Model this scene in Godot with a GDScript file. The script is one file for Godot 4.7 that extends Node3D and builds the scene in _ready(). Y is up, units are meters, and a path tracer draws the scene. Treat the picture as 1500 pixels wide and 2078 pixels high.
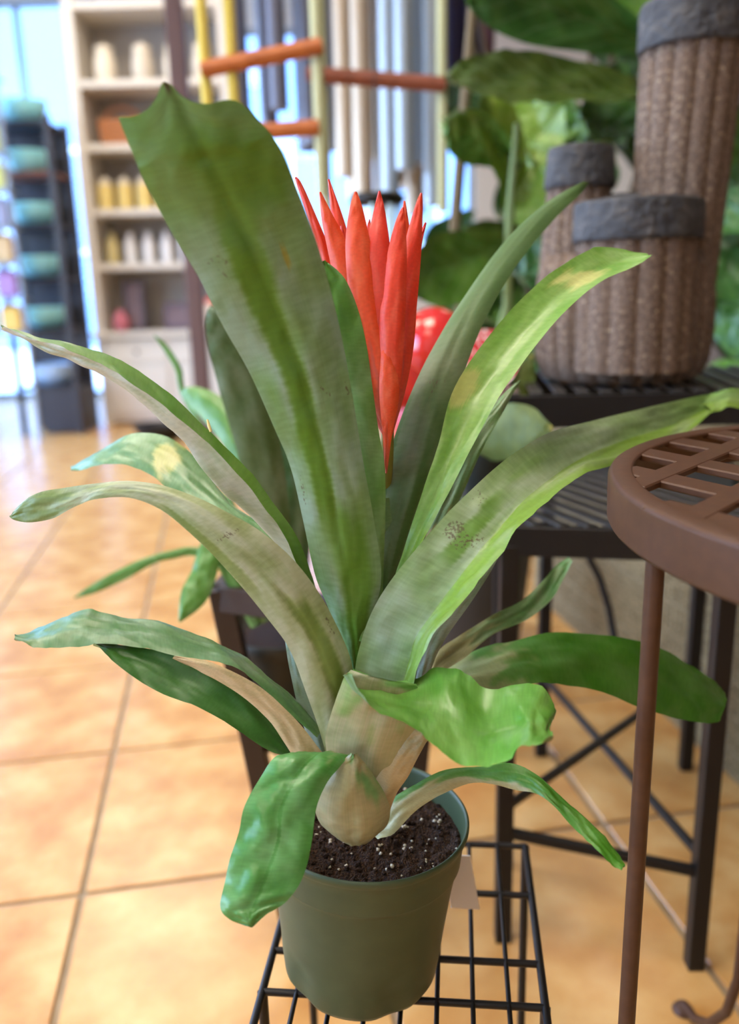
extends Node3D

const F := 1720.0
const CAM_Y := 0.85
const PITCH := -14.66
const ROLL := -1.52
const TILE := 0.408
const CEIL := 3.3

var cam_xf: Transform3D
var rng := RandomNumberGenerator.new()
var noise := FastNoiseLite.new()
var M := {}
var used := {}

# ---------------------------------------------------------------- geometry
class MB:
	var v := PackedVector3Array()
	var n := PackedVector3Array()
	var uv := PackedVector2Array()
	var ix := PackedInt32Array()

	func vert(p: Vector3, nn: Vector3, t := Vector2.ZERO) -> int:
		v.append(p)
		n.append(nn)
		uv.append(t)
		return v.size() - 1

	func tri(a: int, b: int, c: int) -> void:
		# front faces run clockwise seen from the side of the normal
		var g := (v[b] - v[a]).cross(v[c] - v[a])
		if g.dot(n[a] + n[b] + n[c]) > 0.0:
			ix.append_array([a, c, b])
		else:
			ix.append_array([a, b, c])

	func quad(a: int, b: int, c: int, d: int) -> void:
		tri(a, b, c)
		tri(a, c, d)

	func face(p: Array, t := [Vector2(0, 0), Vector2(1, 0), Vector2(1, 1), Vector2(0, 1)]) -> void:
		var nn: Vector3 = (p[2] - p[0]).cross(p[1] - p[0]).normalized()
		var k := []
		for i in p.size():
			k.append(vert(p[i], nn, t[i % t.size()]))
		for i in range(1, p.size() - 1):
			ix.append_array([k[0], k[i], k[i + 1]])

	# chamfered box
	func box(c: Vector3, s: Vector3, bevel := 0.002, b := Basis()) -> void:
		var h := s / 2.0
		var e: float = minf(bevel, minf(h.x, minf(h.y, h.z)) * 0.45)
		var ax := [Vector3(1, 0, 0), Vector3(0, 1, 0), Vector3(0, 0, 1)]
		for a in 3:
			for sg in [-1.0, 1.0]:
				var o: Vector3 = ax[a] * sg
				var p: Vector3 = ax[(a + 1) % 3]
				var q: Vector3 = ax[(a + 2) % 3]
				var hp: float = h[(a + 1) % 3] - e
				var hq: float = h[(a + 2) % 3] - e
				var k := []
				for w in [[-1, -1], [1, -1], [1, 1], [-1, 1]]:
					k.append(vert(c + b * (o * h[a] + p * (hp * w[0]) + q * (hq * w[1])), b * o, Vector2(w[0] * 0.5 + 0.5, w[1] * 0.5 + 0.5)))
				quad(k[0], k[1], k[2], k[3])
				# edge bevels, each once
				for sq in [-1.0, 1.0]:
					var r: Vector3 = (o + p * sq).normalized()
					var l := []
					for w in [-1.0, 1.0]:
						l.append(vert(c + b * (o * h[a] + p * (hp * sq) + q * (hq * w)), b * r))
						l.append(vert(c + b * (o * (h[a] - e) + p * (h[(a + 1) % 3] * sq) + q * (hq * w)), b * r))
					quad(l[0], l[1], l[3], l[2])
		for sx in [-1.0, 1.0]:
			for sy in [-1.0, 1.0]:
				for sz in [-1.0, 1.0]:
					var r := Vector3(sx, sy, sz).normalized()
					var a1 := vert(c + b * Vector3(h.x * sx, (h.y - e) * sy, (h.z - e) * sz), b * r)
					var a2 := vert(c + b * Vector3((h.x - e) * sx, h.y * sy, (h.z - e) * sz), b * r)
					var a3 := vert(c + b * Vector3((h.x - e) * sx, (h.y - e) * sy, h.z * sz), b * r)
					tri(a1, a2, a3)

	func tube(pts: Array, r, seg := 10, caps := true) -> void:
		var rows := []
		var up := Vector3(0, 1, 0)
		var t0: Vector3 = (pts[1] - pts[0]).normalized()
		if absf(t0.dot(up)) > 0.9:
			up = Vector3(1, 0, 0)
		var side := t0.cross(up).normalized()
		for i in pts.size():
			var t: Vector3 = (pts[mini(i + 1, pts.size() - 1)] - pts[maxi(i - 1, 0)]).normalized()
			side = (side - t * side.dot(t)).normalized()
			var w := t.cross(side)
			var rad: float = r[i] if r is Array else r
			var row := []
			for k in seg + 1:
				var a := TAU * k / seg
				var d := side * cos(a) + w * sin(a)
				row.append(vert(pts[i] + d * rad, d, Vector2(float(k) / seg, float(i) / (pts.size() - 1))))
			rows.append(row)
		for i in rows.size() - 1:
			for k in seg:
				quad(rows[i][k], rows[i][k + 1], rows[i + 1][k + 1], rows[i + 1][k])
		if caps:
			for e in [0, pts.size() - 1]:
				var t: Vector3 = (pts[0] - pts[1]).normalized() if e == 0 else (pts[-1] - pts[-2]).normalized()
				var c := vert(pts[e], t)
				var l := []
				for k in seg + 1:
					l.append(vert(v[rows[e][k]], t))
				for k in seg:
					tri(c, l[k], l[k + 1])

	# profile of Vector2(radius, height); wave(angle, index) scales the radius
	func lathe(prof: Array, seg := 48, xf := Transform3D(), wave = null) -> void:
		var first := v.size()
		var np := prof.size()
		for i in np:
			var d: Vector2 = prof[mini(i + 1, np - 1)] - prof[maxi(i - 1, 0)]
			for k in seg + 1:
				var a := TAU * k / seg
				var f: float = wave.call(a, i) if wave != null else 1.0
				var o := Vector3(cos(a), 0, sin(a))
				vert(xf * (o * prof[i].x * f + Vector3(0, prof[i].y, 0)), (xf.basis * (o * d.y - Vector3(0, d.x, 0))).normalized(), Vector2(float(k) / seg, float(i) / maxf(np - 1, 1)))
		if wave != null:
			var st := seg + 1
			for i in np:
				for k in st:
					var q := first + i * st
					var du := v[q + (k + 1) % seg] - v[q + (k - 1 + seg) % seg]
					var dv := v[first + mini(i + 1, np - 1) * st + k] - v[first + maxi(i - 1, 0) * st + k]
					var g := du.cross(dv)
					if g.length() > 1e-12:
						g = g.normalized()
						n[q + k] = g if g.dot(n[q + k]) > 0.0 else -g
		for i in np - 1:
			for k in seg:
				var a := first + i * (seg + 1) + k
				quad(a, a + 1, a + seg + 2, a + seg + 1)

	func grid(p: Array, uvs: Array, flip := false) -> void:
		var R := p.size()
		var Cn: int = p[0].size()
		var first := v.size()
		for i in R:
			for j in Cn:
				var du: Vector3 = p[i][mini(j + 1, Cn - 1)] - p[i][maxi(j - 1, 0)]
				var dv: Vector3 = p[mini(i + 1, R - 1)][j] - p[maxi(i - 1, 0)][j]
				var nn := du.cross(dv)
				nn = nn.normalized() if nn.length() > 1e-14 else Vector3.UP
				vert(p[i][j], -nn if flip else nn, uvs[i][j])
		for i in R - 1:
			for j in Cn - 1:
				var a := first + i * Cn + j
				if flip:
					ix.append_array([a, a + 1, a + Cn + 1, a, a + Cn + 1, a + Cn])
				else:
					ix.append_array([a, a + Cn + 1, a + 1, a, a + Cn, a + Cn + 1])

	func arrays() -> Array:
		var a := []
		a.resize(Mesh.ARRAY_MAX)
		a[Mesh.ARRAY_VERTEX] = v
		a[Mesh.ARRAY_NORMAL] = n
		a[Mesh.ARRAY_TEX_UV] = uv
		a[Mesh.ARRAY_INDEX] = ix
		return a

	func mesh() -> ArrayMesh:
		var m := ArrayMesh.new()
		m.add_surface_from_arrays(Mesh.PRIMITIVE_TRIANGLES, arrays())
		return m

# ---------------------------------------------------------------- scene helpers
func at(px: float, py: float, d: float) -> Vector3:
	return cam_xf * Vector3((px - 750.0) / F * d, -(py - 1039.0) / F * d, -d)

func on_plane(px: float, py: float, y: float) -> Vector3:
	var o := cam_xf.origin
	var d := at(px, py, 1.0) - o
	return o + d * ((y - o.y) / d.y)

func on_depth(px: float, py: float, z: float) -> Vector3:
	var o := cam_xf.origin
	var d := at(px, py, 1.0) - o
	return o + d * ((z - o.z) / d.z)

func numbered(s: String) -> String:
	var k: int = used.get(s, 0)
	used[s] = k + 1
	return s if k == 0 else "%s_%03d" % [s, k]

func thing(called: String, label: String, category: String, where := Vector3.ZERO, group := "") -> Node3D:
	var o := Node3D.new()
	o.name = numbered(called)
	add_child(o)
	o.position = where
	o.set_meta("label", label)
	o.set_meta("category", category)
	if group:
		o.set_meta("group", group)
	return o

func put(mesh: Mesh, called: String, mat, parent: Node3D) -> MeshInstance3D:
	var o := MeshInstance3D.new()
	o.mesh = mesh
	if parent == self:
		o.name = numbered(called)
		add_child(o)
	else:
		o.name = called
		parent.add_child(o, true)
		o.position = -off(parent)
	if mat:
		o.material_override = mat
	o.cast_shadow = GeometryInstance3D.SHADOW_CASTING_SETTING_DOUBLE_SIDED
	return o

# world offset of a parent (things are placed at their base, shapes are given in world space)
func off(p: Node) -> Vector3:
	var s := Vector3.ZERO
	while p != self and p != null:
		s += (p as Node3D).position
		p = p.get_parent()
	return s

func build(m: MB, called: String, mat, parent: Node3D) -> MeshInstance3D:
	return put(m.mesh(), called, mat, parent)

func tag(o: Node, label: String, category: String, group := "") -> void:
	o.set_meta("label", label)
	o.set_meta("category", category)
	if group:
		o.set_meta("group", group)

func struct(m: MB, called: String, mat, label: String, category: String) -> MeshInstance3D:
	var o := build(m, called, mat, self)
	o.set_meta("kind", "structure")
	tag(o, label, category)
	return o

func mat(c: Color, rough := 0.6, metal := 0.0, spec := 0.5) -> StandardMaterial3D:
	var m := StandardMaterial3D.new()
	m.albedo_color = c
	m.roughness = rough
	m.metallic = metal
	m.metallic_specular = spec
	return m

func rgb(r: int, g: int, b: int) -> Color:
	return Color(r / 255.0, g / 255.0, b / 255.0)

func noise_tex(freq: float, ramp: Array, size := 512, oct := 4, sd := 1) -> NoiseTexture2D:
	var f := FastNoiseLite.new()
	f.seed = sd
	f.frequency = freq
	f.fractal_octaves = oct
	var t := NoiseTexture2D.new()
	t.width = size
	t.height = size
	t.seamless = true
	t.noise = f
	var g := Gradient.new()
	g.offsets = PackedFloat32Array(ramp.map(func(e): return e[0]))
	g.colors = PackedColorArray(ramp.map(func(e): return e[1]))
	t.color_ramp = g
	return t

func grey_noise(freq: float, size := 512, oct := 4, sd := 1) -> NoiseTexture2D:
	return noise_tex(freq, [[0.0, Color.BLACK], [1.0, Color.WHITE]], size, oct, sd)

func tri_mat(tex: Texture2D, scale: float, rough: float, bump: Texture2D = null, depth := 0.0, world := true, spec := 0.5) -> StandardMaterial3D:
	var m := mat(Color.WHITE, rough, 0.0, spec)
	m.albedo_texture = tex
	m.uv1_triplanar = true
	m.uv1_world_triplanar = world
	m.uv1_scale = Vector3.ONE * scale
	if bump:
		m.heightmap_enabled = true
		m.heightmap_texture = bump
		m.heightmap_scale = depth
	return m

# ---------------------------------------------------------------- leaves
func cr(a: Array, t: float) -> PackedFloat32Array:
	var n := a.size()
	var i := clampi(int(floor(t)), 0, n - 2)
	var f := t - i
	var p0: Array = a[maxi(i - 1, 0)]
	var p1: Array = a[i]
	var p2: Array = a[i + 1]
	var p3: Array = a[mini(i + 2, n - 1)]
	var o := PackedFloat32Array()
	for k in p1.size():
		var x0: float = p0[k]
		var x1: float = p1[k]
		var x2: float = p2[k]
		var x3: float = p3[k]
		o.append(0.5 * (2.0 * x1 + (x2 - x0) * f + (2.0 * x0 - 5.0 * x1 + 4.0 * x2 - x3) * f * f + (3.0 * x1 - x0 - 3.0 * x2 + x3) * f * f * f))
	return o

# rows: [depth, x0, y0, x1, y1(, x2, y2)] across the blade, from its base to its tip.
# opt: cup (bow of the section, metres per metre of width, + towards the eye), o (depth added to each control point), wave, thick
func blade(rows: Array, opt := {}) -> Array:
	var sub: int = opt.get("sub", 5)
	var cols: int = opt.get("cols", 12)
	var cup: float = opt.get("cup", 0.0)
	var o: Array = opt.get("o", [0.0, 0.0, 0.0])
	var wave: float = opt.get("wave", 0.0012)
	var thick: float = opt.get("thick", 0.0009)
	var vr: Array = opt.get("v", [0.0, 1.0])
	var total := (rows.size() - 1) * sub + 1
	var mid := []
	var three: bool = rows[0].size() == 7
	noise.frequency = 1.0
	for i in total:
		var t := float(i) / sub
		var r := cr(rows, t)
		var c := []
		var k := 1
		while k < r.size():
			c.append(at(r[k], r[k + 1], r[0] + o[(k - 1) / 2]))
			k += 2
		var row := []
		for j in cols + 1:
			var u := float(j) / cols
			var p: Vector3
			if three:
				# two halves with a rounded keel between them
				if u < 0.5:
					p = c[0].lerp(c[1], u * 2.0)
				else:
					p = c[1].lerp(c[2], u * 2.0 - 1.0)
				var near_keel := maxf(0.0, 1.0 - absf(u - 0.5) * 6.0)
				p = p.lerp((c[0] + c[2]) * 0.5, near_keel * near_keel * 0.10)
			else:
				p = c[0].lerp(c[1], u)
			row.append(p)
		mid.append(row)
	if opt.has("crown"):
		# the end of the blade follows a line of its own
		var cp: Array = opt.crown
		var top: Array = mid[-1]
		var n_up := 8
		for i in range(1, n_up + 1):
			var row := []
			for j in cols + 1:
				var c := cr(cp, float(j) / cols * (cp.size() - 1))
				row.append(top[j].lerp(at(c[0], c[1], c[2]), float(i) / n_up))
			mid.append(row)
		total += n_up
	# section bow, ripple
	var eye := cam_xf.origin
	var out := []
	var nrm := []
	for i in total:
		var row := []
		var nr := []
		for j in cols + 1:
			var du: Vector3 = mid[i][mini(j + 1, cols)] - mid[i][maxi(j - 1, 0)]
			var dv: Vector3 = mid[mini(i + 1, total - 1)][j] - mid[maxi(i - 1, 0)][j]
			var g := du.cross(dv)
			g = g.normalized() if g.length() > 1e-12 else Vector3.UP
			nr.append(g)
		nrm.append(nr)
	var face := 0.0
	for i in total:
		for j in range(0, cols / 2 if three else cols + 1):
			face += nrm[i][j].dot((eye - mid[i][j]).normalized())
	var sg := 1.0 if face > 0.0 else -1.0
	var sd: float = opt.get("seed", 0.0)
	for i in total:
		var row := []
		var w: float = (mid[i][cols] - mid[i][0]).length()
		for j in cols + 1:
			var u := float(j) / cols
			var d := 0.0
			if not three:
				var ce: float = lerpf(cup, opt.get("cup_end", cup), smoothstep(0.45, 0.78, float(i) / (total - 1)))
				d = ce * w * (1.0 - pow(absf(2.0 * u - 1.0), 2.0)) * 1.0
				# shallow fold along the midrib
				d -= 0.02 * w * maxf(0.0, 1.0 - absf(u - 0.5) * 12.0)
			d += wave * noise.get_noise_3d(u * 2.2 + sd, float(i) / sub * 0.7, sd) * 2.0
			row.append(mid[i][j] + nrm[i][j] * sg * d)
		out.append(row)
	var a := []
	var b := []
	var uvs := []
	for i in total:
		var ra := []
		var rb := []
		var ru := []
		for j in cols + 1:
			var u := float(j) / cols
			var th := thick * (1.0 - pow(absf(2.0 * u - 1.0), 4.0))
			ra.append(out[i][j] + nrm[i][j] * sg * th * 0.5)
			rb.append(out[i][j] - nrm[i][j] * sg * th * 0.5)
			ru.append(Vector2(u, lerpf(vr[0], vr[1], float(i) / (total - 1))))
		a.append(ra)
		b.append(rb)
		uvs.append(ru)
	return [a, b, uvs, sg < 0.0]

# one leaf of one or more blades joined; front and back faces carry their own colours
func leaf(parent: Node3D, blades: Array, front: Material, back: Material, called := "leaf") -> MeshInstance3D:
	var fa := MB.new()
	var fb := MB.new()
	for q in blades:
		fa.grid(q[0], q[2], q[3])
		fb.grid(q[1], q[2], not q[3])
	var m := ArrayMesh.new()
	m.add_surface_from_arrays(Mesh.PRIMITIVE_TRIANGLES, fa.arrays())
	m.add_surface_from_arrays(Mesh.PRIMITIVE_TRIANGLES, fb.arrays())
	m.surface_set_material(0, front)
	m.surface_set_material(1, back)
	return put(m, called, null, parent)

# centre line [x, y, depth, half width] -> rows for blade(), laid across it; tilt turns one margin away from the eye
func spine(pts: Array, tilt := 0.0, steps := 8) -> Array:
	var rows := []
	for i in steps + 1:
		var t := float(i) / steps * (pts.size() - 1)
		var c := cr(pts, t)
		var e := cr(pts, minf(t + 0.05, pts.size() - 1.0))
		var s := cr(pts, maxf(t - 0.05, 0.0))
		var d := Vector2(e[0] - s[0], e[1] - s[1]).normalized()
		var w := maxf(c[3], 0.4)
		rows.append([c[2], c[0] + d.y * w, c[1] - d.x * w, c[0] - d.y * w, c[1] + d.x * w])
	return rows

# colours of a leaf: bloom is the grey powder on the skin, rubbed away in streaks; the foot of a leaf is tan
func leaf_tex(o: Dictionary) -> ImageTexture:
	var W: int = o.get("w", 96)
	var Hh: int = o.get("h", 384)
	var data := PackedByteArray()
	data.resize(W * Hh * 3)
	var g: Color = o.green
	var bl: Color = o.get("bloom", g)
	var tn: Color = o.get("tan", bl)
	var amount: float = o.get("amount", 0.6)
	var tan_to: float = o.get("tan_to", 0.0)
	var streaks: Array = o.get("streaks", [])
	var scars: Array = o.get("scars", [])
	var patches: Array = o.get("patches", [])
	var split: Array = o.get("split", [])
	var rib: float = o.get("rib", 0.0)
	var veins: float = o.get("veins", 0.0)
	var nz := FastNoiseLite.new()
	nz.seed = o.get("seed", 1)
	nz.frequency = 1.0
	nz.fractal_octaves = 3
	var fine := FastNoiseLite.new()
	fine.seed = o.get("seed", 1) + 7
	fine.frequency = 1.0
	fine.fractal_octaves = 2
	var k := 0
	var bright := g.lightened(0.22)
	for y in Hh:
		var v := float(y) / (Hh - 1)
		for x in W:
			var u := float(x) / (W - 1)
			var a := nz.get_noise_2d(u * 1.6, v * 6.0)
			var fib := fine.get_noise_2d(u * 4.0, v * 110.0)
			var lon := fine.get_noise_2d(u * 46.0 + 50.0, v * 3.0)
			var m := clampf(amount + a * 0.55 + fib * 0.06 + lon * 0.03, 0.0, 1.0)
			for s in streaks:
				# [u at base, u at tip, half width, v from, v to, strength]
				var uc: float = lerpf(s[0], s[1], v) + a * 0.05
				var q: float = 1.0 - smoothstep(s[2] * 0.45, s[2], absf(u - uc) + fib * 0.015)
				q *= smoothstep(s[3], s[3] + 0.12, v + a * 0.1) * (1.0 - smoothstep(s[4] - 0.12, s[4], v + a * 0.1))
				m *= 1.0 - q * s[5]
			var c := g.lerp(bl, m)
			if split:
				# the far half of a folded blade shows its green inner face
				if u > 0.5:
					c = (split[0] as Color).lerp(bl, clampf(a * 0.9 + split[1], 0.0, 0.8))
			if tan_to > 0.0:
				var q := 1.0 - smoothstep(tan_to * 0.55, tan_to, v + a * 0.22 + (u - 0.5) * o.get("tan_skew", 0.0))
				c = c.lerp(tn, q * (0.85 + 0.1 * lon))
			if rib > 0.0:
				var q := 1.0 - smoothstep(0.004, 0.016, absf(u - 0.5 + a * 0.01))
				c = c.lerp(bright, q * rib)
			if veins > 0.0:
				# side veins running out and forward from the midrib
				var vt := (v - absf(u - 0.5) * 0.42) * veins
				var q := 1.0 - smoothstep(0.03, 0.11, absf(vt - roundf(vt)) + a * 0.02)
				c = c.lerp(bright, q * 0.7)
			for s in patches:
				# sun scorch: [u, v, ru, rv, colour]
				var px: float = (u - s[0]) / s[2]
				var py: float = (v - s[1]) / s[3]
				var q := 1.0 - smoothstep(0.35, 1.0, sqrt(px * px + py * py) + a * 0.9 + lon * 0.25)
				c = c.lerp(s[4], q * 0.8)
			for s in scars:
				var dx: float = (u - s[0]) / s[2]
				var dy: float = (v - s[1]) / s[3]
				var rr := dx * dx + dy * dy
				if rr < 1.0:
					var z := fine.get_noise_2d(u * 24.0, v * 130.0) * 0.8 + 0.5 * nz.get_noise_2d(u * 9.0, v * 40.0)
					if z > s[4] + rr * 0.25:
						c = c.lerp(Color(0.33, 0.28, 0.20), 0.62)
			var f := 1.0 + fib * 0.045 + lon * 0.015
			data[k] = clampi(int(c.r * f * 255.0), 0, 255)
			data[k + 1] = clampi(int(c.g * f * 255.0), 0, 255)
			data[k + 2] = clampi(int(c.b * f * 255.0), 0, 255)
			k += 3
	return ImageTexture.create_from_image(Image.create_from_data(W, Hh, false, Image.FORMAT_RGB8, data))

func leaf_mat(o: Dictionary) -> StandardMaterial3D:
	var m := mat(Color.WHITE, o.get("rough", 0.42), 0.0, o.get("spec", 0.5))
	m.albedo_texture = leaf_tex(o)
	m.texture_repeat = false
	m.backlight_enabled = true
	m.backlight = Color(0.42, 0.46, 0.26)
	return m

# ---------------------------------------------------------------- build
func _ready() -> void:
	rng.seed = 11
	noise.seed = 5
	# camera
	var cam := Camera3D.new()
	cam.name = "camera"
	cam.position = Vector3(0, CAM_Y, 0)
	cam.rotation_degrees = Vector3(PITCH, 0, ROLL)
	var lens := CameraAttributesPhysical.new()
	lens.frustum_focal_length = 12.0 * F / 1039.0
	lens.frustum_focus_distance = 0.57
	lens.exposure_aperture = 12.0 * F / 1039.0 / 8.5
	lens.frustum_near = 0.02
	lens.frustum_far = 200.0
	cam.attributes = lens
	add_child(cam)
	cam.current = true
	cam_xf = cam.transform
	# sky and exposure
	var env := Environment.new()
	env.background_mode = Environment.BG_SKY
	var sky := Sky.new()
	var sm := ProceduralSkyMaterial.new()
	sm.sky_top_color = Color(0.46, 0.61, 0.84)
	sm.sky_horizon_color = Color(0.80, 0.88, 0.95)
	sm.ground_bottom_color = Color(0.35, 0.35, 0.35)
	sm.ground_horizon_color = Color(0.6, 0.62, 0.64)
	sm.sky_energy_multiplier = 7.0
	sky.sky_material = sm
	env.sky = sky
	env.tonemap_mode = Environment.TONE_MAPPER_LINEAR
	env.tonemap_exposure = 0.236
	env.sdfgi_enabled = true
	env.ssao_enabled = true
	env.ssil_enabled = true
	var we := WorldEnvironment.new()
	we.name = "world"
	we.environment = env
	add_child(we)
	# the sun stands high behind the shop: it lights the street beyond the door, not the room
	var sun := DirectionalLight3D.new()
	sun.name = "sun"
	sun.light_energy = 9.5
	sun.light_color = Color(1.0, 0.96, 0.90)
	sun.light_angular_distance = 0.5
	sun.shadow_enabled = true
	sun.sky_mode = DirectionalLight3D.SKY_MODE_LIGHT_ONLY
	sun.rotation_degrees = Vector3(-56, 28, 0)
	add_child(sun)
	materials()
	room()
	floor_tiles()
	ceiling_panels()
	main_plant()
	wire_stand()
	round_table()
	slat_tables()
	tube_vase()
	second_plant()
	fig()
	shrub()
	red_things()
	ladders_and_chimes()
	bookcase()
	left_display()
	print("nodes ", get_child_count())

func materials() -> void:
	M.plaster = mat(rgb(214, 205, 190), 0.9)
	M.wood_wall = mat(rgb(92, 74, 58), 0.8)
	M.ceil = mat(rgb(225, 222, 214), 0.95)
	M.grout = tri_mat(noise_tex(0.02, [[0.0, rgb(146, 126, 98)], [1.0, rgb(172, 152, 122)]], 256), 3.0, 0.85)
	M.tiles = []
	var bump := grey_noise(0.02, 256, 4, 9)
	for k in 4:
		var t := noise_tex(0.008 + 0.002 * k, [[0.0, rgb(182, 124, 62)], [0.4, rgb(200, 146, 80)], [0.62, rgb(209, 158, 91)], [1.0, rgb(221, 177, 112)]], 512, 5, 20 + k)
		M.tiles.append(tri_mat(t, 1.3, 0.27, bump, 0.04, true, 0.6))
	M.black = mat(rgb(20, 17, 15), 0.42, 0.0, 0.4)
	M.black_slat = tri_mat(noise_tex(0.05, [[0.0, rgb(34, 31, 29)], [0.75, rgb(46, 43, 40)], [1.0, rgb(104, 90, 74)]], 256), 8.0, 0.4)
	M.dark_wood = mat(rgb(46, 30, 19), 0.5)
	M.brown = tri_mat(noise_tex(0.05, [[0.0, rgb(74, 49, 33)], [1.0, rgb(86, 58, 39)]], 256), 6.0, 0.42, null, 0.0, true, 0.35)
	M.brown.metallic = 0.05
	M.pot = tri_mat(noise_tex(0.03, [[0.0, rgb(56, 70, 42)], [1.0, rgb(66, 80, 50)]], 256), 5.0, 0.48)
	M.soil = tri_mat(noise_tex(0.06, [[0.0, rgb(28, 17, 9)], [0.5, rgb(72, 46, 27)], [0.8, rgb(114, 78, 46)], [1.0, rgb(156, 112, 70)]], 512), 14.0, 0.95, grey_noise(0.07, 512), 0.9)
	M.perlite = mat(rgb(216, 204, 176), 0.9)
	M.white = mat(rgb(228, 222, 212), 0.6)
	M.glass = mat(Color(0.9, 0.97, 1.0, 0.08), 0.03)
	M.glass.transparency = BaseMaterial3D.TRANSPARENCY_ALPHA

func slab(called: String, c: Vector3, s: Vector3, m, label: String, category: String) -> void:
	var b := MB.new()
	b.box(c, s, 0.001)
	struct(b, called, m, label, category)

# wall in the plane across z or x with rectangular openings: a list of boxes joined
func wall_with(called: String, axis: String, where: float, a0: float, a1: float, holes: Array, label: String) -> void:
	var b := MB.new()
	var cuts := [a0]
	for h in holes:
		cuts.append(h[0])
		cuts.append(h[1])
	cuts.append(a1)
	var T := 0.16
	var add := func(p0: float, p1: float, y0: float, y1: float) -> void:
		if p1 - p0 < 0.001 or y1 - y0 < 0.001:
			return
		var c := (p0 + p1) / 2.0
		if axis == "z":
			b.box(Vector3(c, (y0 + y1) / 2.0, where), Vector3(p1 - p0, y1 - y0, T), 0.0005)
		else:
			b.box(Vector3(where, (y0 + y1) / 2.0, c), Vector3(T, y1 - y0, p1 - p0), 0.0005)
	for i in range(0, cuts.size(), 2):
		add.call(cuts[i], cuts[i + 1], 0.0, CEIL)
	for h in holes:
		add.call(h[0], h[1], 0.0, h[2])
		add.call(h[0], h[1], h[3], CEIL)
	struct(b, called, M.wood_wall if called == "wall_right" else M.plaster, label, "wall")

func window(called: String, axis: String, where: float, a0: float, a1: float, y0: float, y1: float, label: String, bars := 1, cat := "window") -> void:
	var w := Node3D.new()
	w.name = called
	add_child(w)
	w.set_meta("kind", "structure")
	tag(w, label, cat)
	var fm := MB.new()
	var t := 0.05
	var P := func(a: float, y: float, dd := 0.0) -> Vector3:
		return Vector3(a, y, where + dd) if axis == "z" else Vector3(where + dd, y, a)
	var S := func(a: float, y: float, d: float) -> Vector3:
		return Vector3(a, y, d) if axis == "z" else Vector3(d, y, a)
	for y in [y0 + t / 2, y1 - t / 2]:
		fm.box(P.call((a0 + a1) / 2, y), S.call(a1 - a0, t, 0.06), 0.004)
	for i in bars + 2:
		var a := lerpf(a0 + t / 2, a1 - t / 2, float(i) / (bars + 1))
		fm.box(P.call(a, (y0 + y1) / 2), S.call(t, y1 - y0 - 2 * t, 0.06), 0.004)
	build(fm, "frame", M.frame, w)
	for i in bars + 1:
		var b0 := lerpf(a0 + t / 2, a1 - t / 2, float(i) / (bars + 1)) + t / 2
		var b1 := lerpf(a0 + t / 2, a1 - t / 2, float(i + 1) / (bars + 1)) - t / 2
		var g := MB.new()
		g.face([P.call(b0, y0 + t), P.call(b1, y0 + t), P.call(b1, y1 - t), P.call(b0, y1 - t)])
		build(g, "pane", M.glass, w)

func room() -> void:
	M.frame = mat(rgb(150, 156, 160), 0.4, 0.4)
	var x0 := -3.6
	var x1 := 2.4
	var z0 := -7.6
	var z1 := 2.4
	# glazed shop door at the back left, window behind the chimes, shop windows along the left
	wall_with("wall_back", "z", z0, x0 - 0.08, x1 + 0.08, [[-3.4, -2.05, 0.0, 3.15], [-0.95, 0.95, 1.0, 2.9]], "pale plaster back wall of the shop behind the shelves")
	wall_with("wall_left", "x", x0, z0, z1, [[-7.1, -1.6, 0.35, 2.8], [-1.0, 1.4, 0.35, 2.8]], "pale plaster left wall with shop windows")
	wall_with("wall_right", "x", x1, z0, z1, [], "dark brown panelled wall at the right of the shop")
	wall_with("wall_front", "z", z1, x0 - 0.08, x1 + 0.08, [], "pale plaster wall behind the viewer")
	window("door_1", "z", z0, -3.4, -2.05, 0.0, 3.15, "bright glazed shop door at the far left", 1, "door")
	window("window_1", "z", z0, -0.95, 0.95, 1.0, 2.9, "back window glowing pale blue behind the hanging chimes", 2)
	window("window_2", "x", x0, -7.1, -1.6, 0.35, 2.8, "left shop window farther from the viewer", 4)
	window("window_3", "x", x0, -1.0, 1.4, 0.35, 2.8, "left shop window nearer to the viewer", 1)
	slab("ceiling", Vector3((x0 + x1) / 2, CEIL + 0.08, (z0 + z1) / 2), Vector3(x1 - x0 + 0.16, 0.16, z1 - z0 + 0.16), M.ceil, "plain off-white shop ceiling", "ceiling")
	slab("ground", Vector3(-1, -0.16, -8), Vector3(60, 0.1, 50), mat(rgb(205, 208, 212), 0.9), "pale concrete pavement outside the shop door", "pavement")
	var nb := thing("neighbouring_building", "blue-grey building across the street seen through the glazing", "building", Vector3(-2, -0.1, -17))
	var wb := MB.new()
	wb.box(Vector3(-2, 3.4, -18.5), Vector3(26, 7.0, 3.0), 0.02)
	build(wb, "wall", mat(rgb(104, 136, 164), 0.8), nb)
	var rb := MB.new()
	rb.box(Vector3(-2, 7.0, -18.4), Vector3(26.4, 0.3, 3.4), 0.02)
	build(rb, "roof_edge", mat(rgb(120, 140, 150), 0.7), nb)
	for k in 9:
		var wx := -13.0 + k * 2.75
		var fr := MB.new()
		fr.box(Vector3(wx, 2.6, -16.98), Vector3(1.5, 1.9, 0.08), 0.01)
		var fo := build(fr, "window", mat(rgb(196, 206, 210), 0.6), nb)
		var pn := MB.new()
		pn.box(Vector3(wx, 2.6, -16.93), Vector3(1.3, 1.7, 0.03), 0.005)
		build(pn, "pane", mat(rgb(92, 118, 140), 0.5), fo)

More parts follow.
